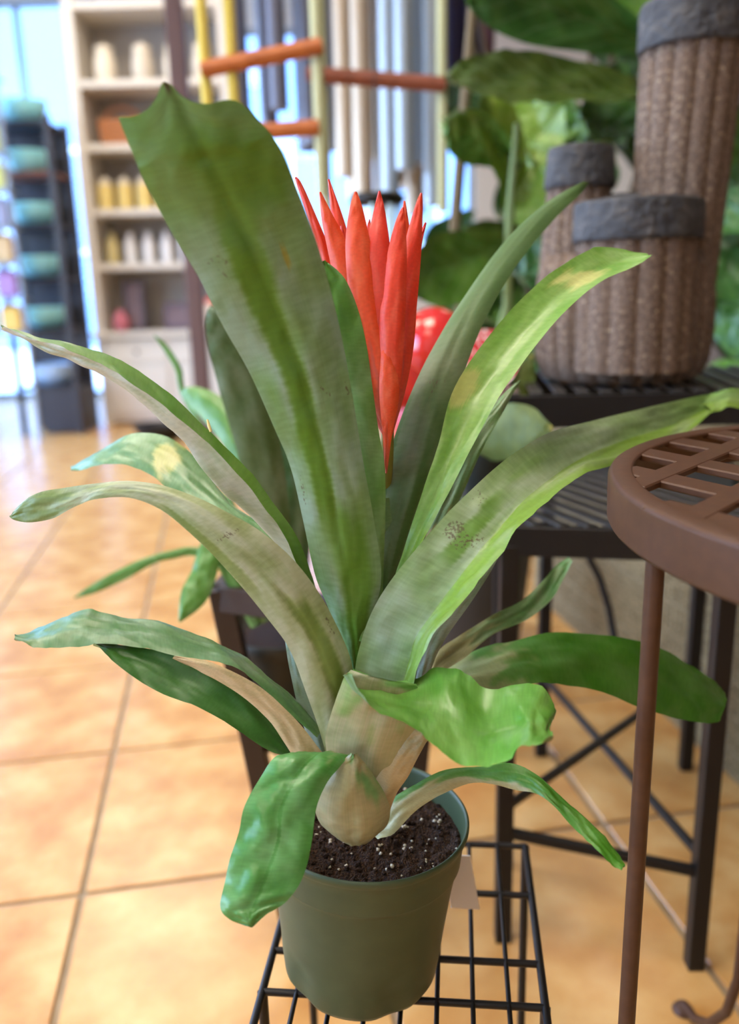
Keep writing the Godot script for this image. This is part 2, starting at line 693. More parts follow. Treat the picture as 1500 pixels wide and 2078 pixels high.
func floor_tiles() -> void:
	var b := MB.new()
	b.box(Vector3(-0.6, -0.0535, -2.6), Vector3(6.1, 0.1, 10.1), 0.001)
	var fl := struct(b, "floor", M.grout, "floor of warm terracotta tiles with grey-brown grout", "floor")
	var tm := MB.new()
	tm.box(Vector3(0, -0.004, 0), Vector3(TILE - 0.010, 0.010, TILE - 0.010), 0.0012)
	var mesh := tm.mesh()
	var ang := deg_to_rad(9.6)
	var bx := Vector3(cos(ang), 0, -sin(ang))
	var bz := Vector3(sin(ang), 0, cos(ang))
	var org := Vector3(-0.438, 0, -1.068)
	var spots := []
	for i in range(-16, 16):
		for j in range(-24, 14):
			var c := org + bx * (TILE * (i + 0.5)) + bz * (TILE * (j + 0.5))
			if c.x < -3.3 or c.x > 2.1 or c.z < -7.3 or c.z > 2.1:
				continue
			var q := cam_xf.affine_inverse() * c
			var seen := q.z < -0.2 and absf(q.x / q.z) < 0.62 and absf(q.y / q.z) < 0.95
			spots.append([(0.0 if seen else 100.0) + c.distance_to(cam_xf.origin), c])
	spots.sort_custom(func(a, c): return a[0] < c[0])
	var rest := MB.new()
	for k in spots.size():
		var c: Vector3 = spots[k][1]
		if k < 260:
			var o := put(mesh, "tile", M.tiles[rng.randi() % 4], fl)
			o.transform = Transform3D(Basis(bx, Vector3.UP, bz), c)
		else:
			rest.box(c + Vector3(0, -0.004, 0), Vector3(TILE - 0.010, 0.010, TILE - 0.010), 0.0012, Basis(bx, Vector3.UP, bz))
	var o := build(rest, "tiles", M.tiles[1], fl)
	o.set_meta("kind", "stuff")

func ceiling_panels() -> void:
	M.lamp = mat(rgb(255, 246, 230), 0.6)
	M.lamp.emission_enabled = true
	M.lamp.emission = Color(1.0, 0.94, 0.83)
	M.lamp.emission_energy_multiplier = 2.5
	var names := ["above the big plant", "over the left aisle", "over the back shelves", "over the right corner", "behind the viewer on the left"]
	var k := 0
	for p in [[-0.5, -0.6, 40.0], [-2.0, -1.9, 34.0], [-1.4, -4.7, 28.0], [1.2, -4.6, 14.0], [-1.2, 1.2, 14.0]]:
		var t := thing("ceiling_light", "square warm-white ceiling light panel " + names[k], "ceiling light", Vector3(p[0], CEIL - 0.03, p[1]), "ceiling light panels")
		var fb := MB.new()
		for s in [-1, 1]:
			fb.box(Vector3(p[0] + s * 0.61, CEIL - 0.02, p[1]), Vector3(0.03, 0.04, 1.25), 0.002)
			fb.box(Vector3(p[0], CEIL - 0.02, p[1] + s * 0.61), Vector3(1.19, 0.04, 0.03), 0.002)
		build(fb, "frame", M.white, t)
		var d := MB.new()
		d.box(Vector3(p[0], CEIL - 0.015, p[1]), Vector3(1.18, 0.01, 1.18), 0.001)
		build(d, "diffuser", M.lamp, t)
		var l := AreaLight3D.new()
		l.name = "panel_light"
		l.area_size = Vector2(1.15, 1.15)
		l.light_energy = p[2] * 0.64
		l.light_color = Color(1.0, 0.94, 0.85)
		l.shadow_enabled = true
		t.add_child(l)
		l.rotation_degrees = Vector3(-90, 0, 0)
		l.position = Vector3(0, -0.03, 0)
		l.set("area_range", 12.0)
		k += 1

# ---------------------------------------------------------------- the large plant
func main_plant() -> void:
	var rim := at(742, 1655, 0.625)
	var lean := Basis(Vector3(0, 0, 1), deg_to_rad(-3.2))
	var xf := Transform3D(lean, rim)
	var foot := xf * Vector3(0, -0.133, 0)
	var t := thing("potted_bromeliad", "tall bromeliad with red spiky flower in a dark green plastic pot", "plant", foot)
	# pot: rolled rim, step below it, tapering wall, scalloped foot
	var pb := MB.new()
	var prof := [Vector2(0.0, -0.131), Vector2(0.050, -0.131), Vector2(0.0555, -0.1295), Vector2(0.0585, -0.124), Vector2(0.0605, -0.108), Vector2(0.0612, -0.100), Vector2(0.0622, -0.088), Vector2(0.0665, -0.050), Vector2(0.0690, -0.0335), Vector2(0.0700, -0.0300), Vector2(0.0715, -0.0285), Vector2(0.0728, -0.012), Vector2(0.0738, -0.006), Vector2(0.0752, -0.0045), Vector2(0.0762, -0.002), Vector2(0.0762, 0.0005), Vector2(0.0752, 0.0018), Vector2(0.0738, 0.0010), Vector2(0.0728, -0.002), Vector2(0.0705, -0.022), Vector2(0.066, -0.03)]
	pb.lathe(prof, 96, xf, func(a: float, i: int) -> float: return 1.0 - (0.045 * pow(maxf(0.0, cos(a * 5.0 + 0.5)), 2.0) if i >= 2 and i <= 5 else 0.0))
	build(pb, "pot", M.pot, t)
	# soil with a rough crumbly top
	var sb := MB.new()
	var R := 26
	var p := []
	var uvs := []
	noise.frequency = 1.0
	for i in R + 1:
		var rr := 0.0715 * i / R
		var row := []
		var ur := []
		for k in 73:
			var a := TAU * k / 72
			var q := Vector3(cos(a) * rr, -0.017, sin(a) * rr)
			q.y += 0.0035 * noise.get_noise_2d(q.x * 90, q.z * 90) + 0.002 * noise.get_noise_2d(q.x * 300, q.z * 300) + 0.010 * exp(-rr * rr / 0.0006)
			row.append(xf * q)
			ur.append(Vector2(q.x, q.z))
		p.append(row)
		uvs.append(ur)
	sb.grid(p, uvs, true)
	var soil := build(sb, "soil", M.soil, t)
	var crumbs := MB.new()
	var pm := MB.new()
	for k in 520:
		var a := rng.randf() * TAU
		var rr := 0.0695 * sqrt(rng.randf())
		var q := Vector3(cos(a) * rr, -0.0165, sin(a) * rr)
		q.y += 0.0035 * noise.get_noise_2d(q.x * 90, q.z * 90) + 0.010 * exp(-rr * rr / 0.0006)
		var white := k % 4 == 0
		var s := rng.randf_range(0.0007, 0.0020) if white else rng.randf_range(0.001, 0.003)
		if k % 30 == 0:
			s = rng.randf_range(0.0018, 0.0024)
		var bb := Basis.from_euler(Vector3(rng.randf() * 6, rng.randf() * 6, 0)).scaled(Vector3(s, s * rng.randf_range(0.7, 1.0), s))
		blob(pm if white else crumbs, Transform3D(bb, xf * q))
	build(pm, "perlite", M.perlite, soil).set_meta("kind", "stuff")
	build(crumbs, "crumbs", M.soil, soil).set_meta("kind", "stuff")

	# leaf skins
	var grn := rgb(84, 122, 42)
	var deep := rgb(58, 98, 34)
	var bloom := rgb(150, 164, 136)
	var tan := rgb(196, 174, 128)
	var lower := leaf_mat({"green": rgb(88, 126, 62), "bloom": rgb(146, 160, 128), "amount": 0.45, "seed": 90, "tan": tan, "tan_to": 0.25})
	var upper := leaf_mat({"green": rgb(78, 124, 36), "bloom": rgb(120, 152, 84), "amount": 0.25, "seed": 91, "rough": 0.36})
	var S_big := leaf_mat({"green": rgb(80, 124, 24), "bloom": rgb(138, 166, 138), "amount": 0.82, "seed": 3, "w": 160, "h": 640, "rough": 0.4,
		"streaks": [[0.34, 0.48, 0.17, 0.22, 0.80, 0.95], [0.66, 0.50, 0.34, -0.2, 0.36, 0.8], [0.72, 0.66, 0.36, 0.66, 1.0, 0.75], [0.5, 0.5, 1.4, 0.70, 1.8, 0.55]],
		"scars": [[0.10, 0.34, 0.03, 0.03, 0.20], [0.95, 0.46, 0.025, 0.012, 0.0], [0.22, 0.68, 0.12, 0.02, 0.36], [0.70, 0.47, 0.06, 0.012, 0.3]], "patches": [[0.72, 0.66, 0.03, 0.025, rgb(150, 138, 40)], [0.42, 1.0, 0.09, 0.035, rgb(66, 46, 38)]]})
	# tall broad leaf leaning to the upper left
	leaf(t, [blade([
		[0.585, 706, 1420, 742, 1420], [0.578, 697, 1330, 745, 1330], [0.568, 672, 1250, 757, 1255], [0.558, 638, 1160, 774, 1168], [0.545, 614, 1050, 758, 1050], [0.533, 590, 950, 737, 935], [0.52, 553, 860, 716, 805],
		[0.508, 508, 760, 695, 690], [0.493, 452, 660, 670, 585], [0.478, 402, 560, 638, 478], [0.464, 347, 470, 606, 392], [0.451, 300, 383, 575, 312], [0.443, 276, 330, 552, 274]],
		{"cup": 0.13, "cup_end": 0.07, "cols": 28, "sub": 6, "seed": 1.0, "wave": 0.0012, "crown": [[239, 237, 0.434], [268, 236, 0.433], [296, 224, 0.432], [314, 202, 0.431], [326, 174, 0.430], [339, 167, 0.430], [356, 174, 0.430], [376, 192, 0.431], [402, 206, 0.432], [428, 210, 0.433], [456, 204, 0.434], [486, 208, 0.436], [512, 228, 0.438]]})], S_big, upper)
	# narrower leaf just behind it
	leaf(t, [blade([
		[0.572, 718, 1300, 775, 1300], [0.567, 705, 1180, 778, 1170], [0.562, 690, 1050, 782, 1050], [0.557, 672, 950, 781, 950], [0.552, 655, 860, 768, 870], [0.548, 640, 780, 756, 785], [0.545, 630, 710, 744, 700], [0.542, 630, 640, 725, 622], [0.54, 636, 580, 700, 566], [0.539, 648, 540, 672, 538], [0.538, 654, 529, 660, 530]],
		{"cup": 0.08, "seed": 2.0})], leaf_mat({"green": rgb(76, 124, 32), "bloom": rgb(136, 160, 112), "amount": 0.5, "seed": 12, "streaks": [[0.9, 0.6, 0.3, 0.55, 1.3, 0.9]]}), upper)
	# dark narrow leaf rising to the upper right, blurred end near the fluted vase
	leaf(t, [blade([
		[0.58, 752, 1260, 790, 1260], [0.583, 757, 1150, 806, 1170], [0.588, 766, 1060, 842, 1060], [0.594, 782, 960, 878, 960], [0.604, 806, 870, 908, 870], [0.62, 846, 770, 938, 768], [0.645, 890, 685, 976, 667], [0.675, 940, 605, 1028, 570], [0.705, 1000, 520, 1078, 500], [0.735, 1062, 450, 1130, 440], [0.765, 1125, 400, 1172, 400], [0.78, 1185, 368, 1196, 372]],
		{"cup": 0.10, "o": [0.0, 0.006], "seed": 3.0, "wave": 0.0004})], leaf_mat({"green": rgb(68, 100, 44), "bloom": rgb(124, 132, 104), "amount": 0.5, "rough": 0.5, "seed": 14, "streaks": [[0.0, 0.02, 0.08, 0.0, 0.5, 1.0], [0.75, 0.9, 0.16, 0.05, 0.35, 0.9], [0.5, 0.5, 0.8, 0.5, 1.4, 0.85]], "scars": [[0.42, 0.44, 0.25, 0.025, 0.32]]}), upper)
	# light shiny leaf to the right of it
	leaf(t, [blade([
		[0.572, 778, 1290, 806, 1290], [0.572, 797, 1190, 822, 1180], [0.572, 826, 1090, 862, 1090], [0.574, 862, 985, 918, 985], [0.578, 890, 900, 964, 895], [0.586, 916, 800, 1011, 810], [0.596, 962, 722, 1062, 735], [0.608, 1018, 650, 1118, 664], [0.620, 1078, 588, 1172, 608], [0.632, 1135, 542, 1224, 568], [0.642, 1190, 510, 1272, 548], [0.648, 1216, 499, 1300, 534], [0.652, 1280, 509, 1320, 519], [0.653, 1312, 512, 1322, 516]],
		{"cup": -0.16, "o": [0.01, 0.0], "seed": 4.0, "wave": 0.0008})], leaf_mat({"green": rgb(94, 146, 42), "bloom": rgb(150, 182, 108), "amount": 0.5, "seed": 16, "rough": 0.33, "rib": 0.35, "patches": [[0.55, 0.68, 0.42, 0.07, rgb(206, 200, 128)], [0.15, 0.40, 0.35, 0.05, rgb(178, 178, 104)]], "streaks": [[0.2, 0.2, 0.25, 0.2, 0.45, 0.8]]}), lower)
	# thin leaf behind the light one
	leaf(t, [blade([[0.615, 830, 1200, 862, 1200], [0.62, 860, 1100, 895, 1100], [0.63, 900, 1000, 940, 1000], [0.64, 938, 910, 980, 910], [0.652, 985, 840, 1018, 842], [0.66, 1025, 795, 1042, 798], [0.665, 1053, 772, 1057, 774]], {"cup": 0.1, "seed": 5.0})], lower, upper)
	# long arching leaf to the right with a pale margin
	leaf(t, [blade([
		[0.56, 716, 1420, 812, 1422, 826, 1428], [0.557, 724, 1335, 828, 1368, 844, 1376], [0.553, 750, 1252, 850, 1296, 870, 1304], [0.550, 790, 1182, 896, 1226, 926, 1234], [0.550, 846, 1112, 948, 1158, 984, 1166], [0.556, 902, 1048, 992, 1102, 1030, 1102], [0.570, 962, 988, 1040, 1046, 1080, 1042], [0.592, 1032, 928, 1096, 992, 1134, 1000],
		[0.635, 1108, 882, 1160, 946, 1192, 960], [0.695, 1200, 853, 1238, 906, 1268, 936], [0.755, 1300, 830, 1318, 880, 1346, 906], [0.805, 1378, 812, 1388, 852, 1402, 872], [0.835, 1424, 802, 1430, 832, 1436, 846], [0.845, 1440, 800, 1446, 822, 1450, 826]],
		{"o": [0.004, 0.0, -0.018], "cols": 24, "seed": 6.0, "wave": 0.0016}),
		blade([[0.835, 1412, 806, 1446, 836], [0.84, 1440, 799, 1462, 832], [0.845, 1480, 789, 1480, 826], [0.855, 1520, 790, 1515, 832]], {"seed": 6.5, "o": [0.012, -0.012], "v": [0.9, 1.0]})],
		leaf_mat({"green": rgb(92, 132, 46), "bloom": rgb(150, 168, 134), "amount": 0.72, "seed": 18, "w": 128, "h": 512, "split": [rgb(118, 154, 54), 0.12],
		"streaks": [[0.28, 0.26, 0.11, 0.26, 0.56, 0.9], [0.3, 0.3, 0.5, 0.75, 1.3, 0.5]], "scars": [[0.17, 0.37, 0.10, 0.022, -0.05], [0.28, 0.36, 0.10, 0.022, 0.12], [0.38, 0.37, 0.12, 0.02, 0.22], [0.12, 0.45, 0.10, 0.02, 0.36]]}), upper)
	# greyish leaf foot under the arching leaf
	leaf(t, [blade([[0.585, 838, 1440, 862, 1440], [0.587, 845, 1370, 874, 1362], [0.59, 862, 1300, 905, 1295], [0.597, 905, 1230, 958, 1220], [0.606, 960, 1165, 1002, 1150], [0.615, 998, 1118, 1020, 1110]], {"cup": 0.1, "seed": 7.0})], leaf_mat({"green": rgb(100, 128, 84), "bloom": rgb(150, 162, 146), "amount": 0.8, "seed": 20}), upper)
	# slim leaf low on the right
	leaf(t, [blade([[0.60, 846, 1420, 862, 1450], [0.62, 884, 1328, 893, 1372], [0.645, 932, 1290, 945, 1334], [0.672, 1000, 1248, 1000, 1288], [0.70, 1060, 1218, 1068, 1258], [0.725, 1104, 1176, 1118, 1218], [0.745, 1130, 1146, 1146, 1170], [0.755, 1154, 1130, 1161, 1138]], {"cup": -0.06, "o": [0.012, 0.0], "seed": 8.0})], leaf_mat({"green": rgb(74, 122, 58), "bloom": rgb(138, 148, 112), "amount": 0.4, "seed": 22, "tan": rgb(168, 160, 116), "tan_to": 0.5}), lower)
	# broad leaf low on the right passing behind the table leg
	leaf(t, [blade([[0.605, 842, 1440, 890, 1470], [0.625, 898, 1362, 960, 1408], [0.64, 962, 1322, 1030, 1400], [0.652, 1042, 1298, 1095, 1386], [0.664, 1130, 1284, 1155, 1390], [0.678, 1222, 1289, 1238, 1412], [0.692, 1312, 1306, 1318, 1442], [0.706, 1385, 1338, 1388, 1460], [0.716, 1442, 1378, 1436, 1468], [0.722, 1472, 1404, 1462, 1462]], {"cup": 0.06, "o": [0.03, -0.005], "seed": 9.0, "wave": 0.002})], leaf_mat({"green": rgb(62, 118, 22), "bloom": rgb(110, 144, 84), "amount": 0.22, "seed": 24, "tan": rgb(150, 152, 106), "tan_to": 0.35, "rough": 0.38}), lower)
	# front leaf folding over to the right, its bright upper face to the ceiling
	leaf(t, [blade([[0.575, 704, 1640, 792, 1640], [0.57, 672, 1560, 806, 1590], [0.56, 660, 1500, 822, 1530], [0.55, 672, 1448, 842, 1478], [0.543, 688, 1402, 850, 1440], [0.538, 700, 1372, 850, 1405], [0.537, 712, 1360, 845, 1388]], {"cup": 0.10, "seed": 10.0, "v": [0.0, 0.3]}),
		blade([[0.536, 710, 1358, 716, 1368], [0.53, 722, 1364, 742, 1424], [0.522, 790, 1380, 796, 1456], [0.518, 850, 1376, 848, 1480], [0.514, 888, 1354, 880, 1508], [0.508, 935, 1358, 925, 1548], [0.502, 985, 1398, 980, 1557], [0.496, 1050, 1388, 1030, 1542], [0.49, 1100, 1394, 1062, 1516], [0.486, 1124, 1428, 1092, 1510], [0.484, 1128, 1460, 1118, 1494]], {"cup": -0.05, "o": [0.03, -0.03], "cols": 16, "seed": 11.0, "wave": 0.0018, "v": [0.3, 1.0]})],
		leaf_mat({"green": rgb(80, 138, 40), "bloom": rgb(130, 172, 92), "amount": 0.38, "seed": 26, "tan": rgb(182, 170, 134), "tan_to": 0.36, "rough": 0.34, "w": 128, "h": 384}), lower)
	# front leaf bent over the pot edge, hanging to the lower left
	leaf(t, [blade([[0.572, 690, 1702, 752, 1706], [0.566, 652, 1676, 784, 1678], [0.560, 640, 1645, 792, 1642], [0.553, 648, 1605, 778, 1606], [0.548, 672, 1566, 756, 1570], [0.545, 696, 1542, 738, 1545], [0.543, 712, 1528, 724, 1529]], {"cup": 0.22, "cols": 16, "seed": 12.0, "v": [0.0, 0.25]}),
		blade([[0.553, 622, 1550, 722, 1530], [0.545, 590, 1532, 704, 1540], [0.537, 556, 1538, 684, 1562], [0.531, 524, 1585, 662, 1590], [0.525, 497, 1635, 642, 1640], [0.520, 484, 1690, 634, 1700], [0.515, 466, 1745, 624, 1752], [0.510, 454, 1800, 606, 1798], [0.506, 447, 1842, 578, 1832], [0.503, 466, 1866, 545, 1852], [0.501, 496, 1878, 522, 1872], [0.50, 507, 1882, 512, 1881]], {"cup": 0.10, "cols": 16, "seed": 13.0, "wave": 0.0016, "v": [0.25, 1.0]})],
		leaf_mat({"green": rgb(64, 126, 46), "bloom": rgb(112, 160, 100), "amount": 0.4, "seed": 28, "tan": rgb(172, 158, 122), "tan_to": 0.31, "rough": 0.32, "rib": 0.0, "w": 128, "h": 384, "streaks": [[0.5, 0.55, 0.03, 0.3, 1.2, 0.8]]}), lower)
	# small side leaf creeping over the soil to the right
	leaf(t, [blade([[0.585, 752, 1690, 768, 1704], [0.583, 772, 1660, 800, 1690], [0.58, 800, 1618, 842, 1648], [0.577, 846, 1590, 890, 1616], [0.573, 905, 1562, 950, 1590], [0.567, 975, 1556, 1000, 1592], [0.56, 1034, 1548, 1050, 1604], [0.552, 1084, 1568, 1092, 1612], [0.543, 1128, 1608, 1126, 1640], [0.533, 1178, 1650, 1166, 1680], [0.522, 1228, 1698, 1208, 1722], [0.515, 1258, 1738, 1242, 1758], [0.512, 1269, 1758, 1262, 1766]], {"cup": 0.08, "seed": 14.0, "o": [0.01, 0.0]})], leaf_mat({"green": rgb(66, 126, 26), "bloom": rgb(120, 160, 80), "amount": 0.2, "seed": 30, "tan": rgb(186, 168, 124), "tan_to": 0.42, "tan_skew": -0.5}), lower)
	# short tan leaf foot on the right of the heart
	leaf(t, [blade([[0.575, 752, 1640, 790, 1650], [0.568, 756, 1590, 806, 1610], [0.562, 776, 1548, 832, 1570], [0.557, 806, 1512, 852, 1530], [0.553, 836, 1480, 872, 1500], [0.549, 862, 1462, 892, 1480]], {"cup": 0.12, "seed": 15.0})], leaf_mat({"green": rgb(120, 130, 80), "bloom": rgb(176, 166, 130), "amount": 0.8, "seed": 32, "tan": tan, "tan_to": 0.7}), lower)
	# long leaf to the left, tan outside
	leaf(t, [blade([
		[0.572, 668, 1560, 700, 1560], [0.566, 650, 1488, 716, 1400], [0.558, 620, 1402, 712, 1338], [0.551, 588, 1318, 680, 1262], [0.545, 545, 1258, 640, 1192], [0.54, 490, 1190, 590, 1130], [0.537, 440, 1135, 532, 1080], [0.535, 386, 1082, 470, 1044], [0.536, 326, 1034, 402, 1010], [0.538, 262, 1010, 330, 985],
		[0.542, 200, 1012, 260, 976], [0.547, 158, 1024, 195, 981], [0.552, 112, 1050, 136, 989], [0.556, 66, 1060, 84, 998], [0.559, 34, 1057, 46, 1018], [0.561, 20, 1050, 26, 1043]],
		{"cup": 0.12, "cup_end": 0.04, "cols": 18, "seed": 16.0, "wave": 0.0007})], leaf_mat({"green": rgb(100, 122, 44), "bloom": rgb(172, 178, 142), "amount": 0.85, "seed": 34, "w": 128, "h": 512, "tan": rgb(190, 172, 118), "tan_to": 0.0,
		"streaks": [[0.62, 0.55, 0.22, 0.02, 0.34, 0.9], [0.1, 0.1, 0.14, 0.28, 0.6, 0.7], [0.9, 0.9, 0.2, 0.45, 0.62, 0.6], [0.5, 0.5, 0.7, 0.74, 1.3, 0.85]], "scars": [[0.55, 0.43, 0.25, 0.007, 0.12], [0.88, 0.2, 0.04, 0.025, 0.25]]}), upper)
	# folded leaf above it, tan outer half and green inner half
	leaf(t, [blade([
		[0.578, 644, 1262, 640, 1264, 650, 1262], [0.574, 622, 1200, 606, 1190, 640, 1192], [0.570, 598, 1130, 560, 1110, 612, 1104], [0.566, 562, 1062, 512, 1056, 562, 1030], [0.563, 520, 1006, 462, 1016, 512, 962], [0.561, 470, 948, 424, 974, 456, 902], [0.560, 412, 888, 370, 902, 390, 840], [0.560, 348, 836, 316, 848, 330, 788], [0.562, 286, 790, 258, 800, 270, 745], [0.565, 226, 752, 200, 760, 212, 716], [0.569, 170, 722, 152, 737, 154, 702], [0.575, 118, 702, 100, 716, 100, 690], [0.584, 60, 685, 52, 692, 50, 674], [0.592, 8, 662, 4, 666, 2, 660]],
		{"o": [-0.008, 0.0, 0.022], "cols": 20, "seed": 17.0})], leaf_mat({"green": rgb(108, 130, 70), "bloom": rgb(176, 172, 142), "amount": 0.95, "seed": 36, "split": [rgb(74, 116, 40), 0.25], "w": 128, "h": 512}), upper)
	# leaf with a yellow scorch mark behind the two
	leaf(t, [blade([[0.60, 560, 1180, 600, 1150], [0.615, 520, 1100, 545, 1070], [0.63, 478, 1062, 478, 1030], [0.645, 412, 1028, 432, 975], [0.657, 345, 995, 385, 915], [0.666, 304, 962, 330, 884], [0.675, 256, 944, 268, 882], [0.684, 208, 943, 208, 908], [0.692, 168, 951, 170, 934], [0.698, 145, 957, 146, 949]], {"cup": 0.05, "o": [0.0, 0.025], "seed": 18.0})], leaf_mat({"green": rgb(70, 120, 60), "bloom": rgb(140, 170, 128), "amount": 0.45, "seed": 38, "rough": 0.34, "patches": [[0.5, 0.50, 0.7, 0.06, rgb(206, 196, 118)]]}), lower)
	# flat leaf lower left
	leaf(t, [blade([[0.585, 640, 1500, 652, 1480], [0.587, 592, 1450, 606, 1432], [0.590, 530, 1395, 542, 1370], [0.594, 470, 1352, 472, 1320], [0.598, 408, 1336, 402, 1290], [0.601, 342, 1329, 332, 1262], [0.604, 270, 1310, 272, 1254], [0.606, 200, 1307, 212, 1245], [0.607, 150, 1312, 172, 1235], [0.608, 102, 1314, 126, 1252], [0.609, 60, 1310, 72, 1280], [0.610, 28, 1298, 32, 1295]], {"cup": 0.05, "o": [-0.02, 0.012], "seed": 19.0, "wave": 0.0014})], leaf_mat({"green": rgb(70, 116, 56), "bloom": rgb(132, 156, 116), "amount": 0.42, "seed": 40, "rough": 0.36}), lower)
	# tan folded leaf under it with its green inner side below
	leaf(t, [blade([[0.575, 640, 1610, 690, 1600], [0.571, 604, 1555, 676, 1556], [0.567, 588, 1525, 650, 1520], [0.563, 552, 1470, 602, 1462], [0.560, 500, 1420, 540, 1402], [0.558, 450, 1386, 480, 1366], [0.557, 400, 1360, 420, 1342], [0.556, 350, 1336, 354, 1331]], {"cup": 0.14, "seed": 20.0})], leaf_mat({"green": rgb(150, 146, 92), "bloom": rgb(200, 178, 134), "amount": 0.95, "seed": 42}), upper)
	leaf(t, [blade([[0.58, 596, 1560, 626, 1560], [0.58, 578, 1538, 606, 1536], [0.579, 530, 1516, 570, 1486], [0.578, 468, 1472, 512, 1420], [0.578, 402, 1434, 450, 1380], [0.58, 332, 1410, 386, 1345], [0.583, 262, 1368, 310, 1318], [0.586, 220, 1332, 244, 1306], [0.588, 190, 1306, 194, 1302]], {"cup": -0.08, "o": [-0.008, 0.008], "seed": 21.0})], leaf_mat({"green": rgb(48, 100, 28), "bloom": rgb(92, 132, 76), "amount": 0.18, "seed": 44}), lower)
	# leaf feet closing the heart of the plant
	leaf(t, [blade([[0.60, 655, 1580, 700, 1580], [0.597, 612, 1460, 668, 1460], [0.592, 590, 1370, 628, 1370], [0.588, 578, 1300, 604, 1300]], {"cup": 0.1, "seed": 22.0})], leaf_mat({"green": rgb(120, 146, 120), "bloom": rgb(168, 186, 170), "amount": 0.8, "seed": 46}), lower)
	leaf(t, [blade([[0.60, 690, 1560, 830, 1560], [0.60, 690, 1400, 850, 1400], [0.595, 690, 1250, 830, 1250], [0.59, 700, 1120, 805, 1120], [0.585, 720, 1010, 790, 1010]], {"cup": 0.1, "seed": 23.0})], lower, upper)
	# small dry stub on the folded leaf
	var ds := MB.new()
	ds.tube([at(421, 852, 0.551), at(424, 864, 0.549), at(428, 876, 0.549)], [0.0007, 0.0011, 0.0009], 8)
	build(ds, "dry_stub", mat(rgb(206, 188, 120), 0.8), t)
	flower(t)

func blob(m: MB, xf: Transform3D) -> void:
	var d := [Vector3(1, 0, 0), Vector3(-1, 0, 0), Vector3(0, 1, 0), Vector3(0, -1, 0), Vector3(0, 0, 1), Vector3(0, 0, -1)]
	var k := []
	for q in d:
		k.append(m.vert(xf * q, (xf.basis * q).normalized()))
	for f in [[0, 2, 4], [2, 1, 4], [1, 3, 4], [3, 0, 4], [2, 0, 5], [1, 2, 5], [3, 1, 5], [0, 3, 5]]:
		m.tri(k[f[0]], k[f[1]], k[f[2]])

func flower(t: Node3D) -> void:
	var st := MB.new()
	st.tube([at(752, 1420, 0.612), at(770, 1150, 0.606), at(780, 1000, 0.598), at(784, 930, 0.585), at(788, 860, 0.572)], [0.006, 0.006, 0.005, 0.005, 0.004], 12)
	var f := build(st, "flower_spike", mat(rgb(120, 110, 40), 0.5), t)
	var skins := []
	for c in [[rgb(236, 70, 38), rgb(242, 120, 92), 50], [rgb(228, 64, 42), rgb(238, 110, 88), 51], [rgb(240, 84, 38), rgb(244, 134, 96), 52]]:
		var m := leaf_mat({"green": c[0], "bloom": c[1], "amount": 0.12, "seed": c[2], "w": 48, "h": 192, "rough": 0.45, "tan": rgb(214, 96, 78), "tan_to": 0.25})
		m.backlight = Color(0.7, 0.35, 0.3)
		skins.append(m)
	var k := 0
	# [x, y, depth, half width] from the foot of each bract to its tip
	for b in [
		[[786, 880, 0.575, 5], [740, 760, 0.587, 22], [712, 600, 0.592, 26], [690, 470, 0.592, 15], [667, 364, 0.592, 2]],
		[[788, 880, 0.577, 5], [785, 740, 0.59, 25], [782, 600, 0.596, 24], [752, 480, 0.596, 8], [750, 445, 0.596, 1]],
		[[790, 880, 0.576, 5], [812, 740, 0.588, 22], [822, 600, 0.594, 24], [822, 480, 0.594, 12], [821, 408, 0.594, 2]],
		[[786, 890, 0.570, 5], [746, 780, 0.572, 20], [702, 640, 0.570, 22], [655, 500, 0.564, 12], [612, 385, 0.56, 6], [600, 360, 0.559, 2]],
		[[792, 880, 0.570, 5], [806, 740, 0.574, 20], [826, 610, 0.574, 20], [846, 510, 0.574, 8], [864, 452, 0.574, 2]],
		[[788, 885, 0.566, 5], [756, 780, 0.562, 24], [722, 640, 0.558, 28], [688, 510, 0.555, 22], [664, 440, 0.553, 12], [650, 390, 0.552, 2]],
		[[791, 885, 0.566, 5], [806, 760, 0.562, 24], [820, 620, 0.56, 26], [838, 500, 0.558, 18], [850, 420, 0.557, 8], [855, 392, 0.557, 2]],
		[[790, 890, 0.562, 4], [786, 780, 0.556, 26], [772, 640, 0.549, 30], [768, 510, 0.545, 25], [770, 430, 0.549, 12], [770, 388, 0.549, 2]],
		[[788, 885, 0.562, 4], [768, 780, 0.553, 25], [744, 640, 0.547, 30], [728, 510, 0.544, 27], [723, 430, 0.543, 15], [722, 390, 0.543, 3]],
		[[790, 890, 0.560, 4], [792, 790, 0.551, 20], [796, 660, 0.545, 26], [804, 540, 0.543, 22], [812, 460, 0.542, 12], [818, 422, 0.542, 3]],
		[[788, 885, 0.58, 4], [760, 700, 0.585, 14], [708, 540, 0.582, 12], [693, 458, 0.58, 2]],
		[[784, 960, 0.566, 2], [786, 880, 0.556, 10], [790, 800, 0.549, 20], [786, 730, 0.546, 14], [782, 690, 0.546, 2]],
		[[784, 950, 0.57, 2], [792, 860, 0.562, 7], [800, 780, 0.556, 10], [806, 700, 0.552, 2]]]:
		leaf(f, [blade(spine(b, 0.0, 14), {"cup": 0.22, "cols": 8, "sub": 2, "seed": 30.0 + k, "wave": 0.0006, "thick": 0.0008})], skins[k % 3], skins[(k + 1) % 3], "bract")
		k += 1

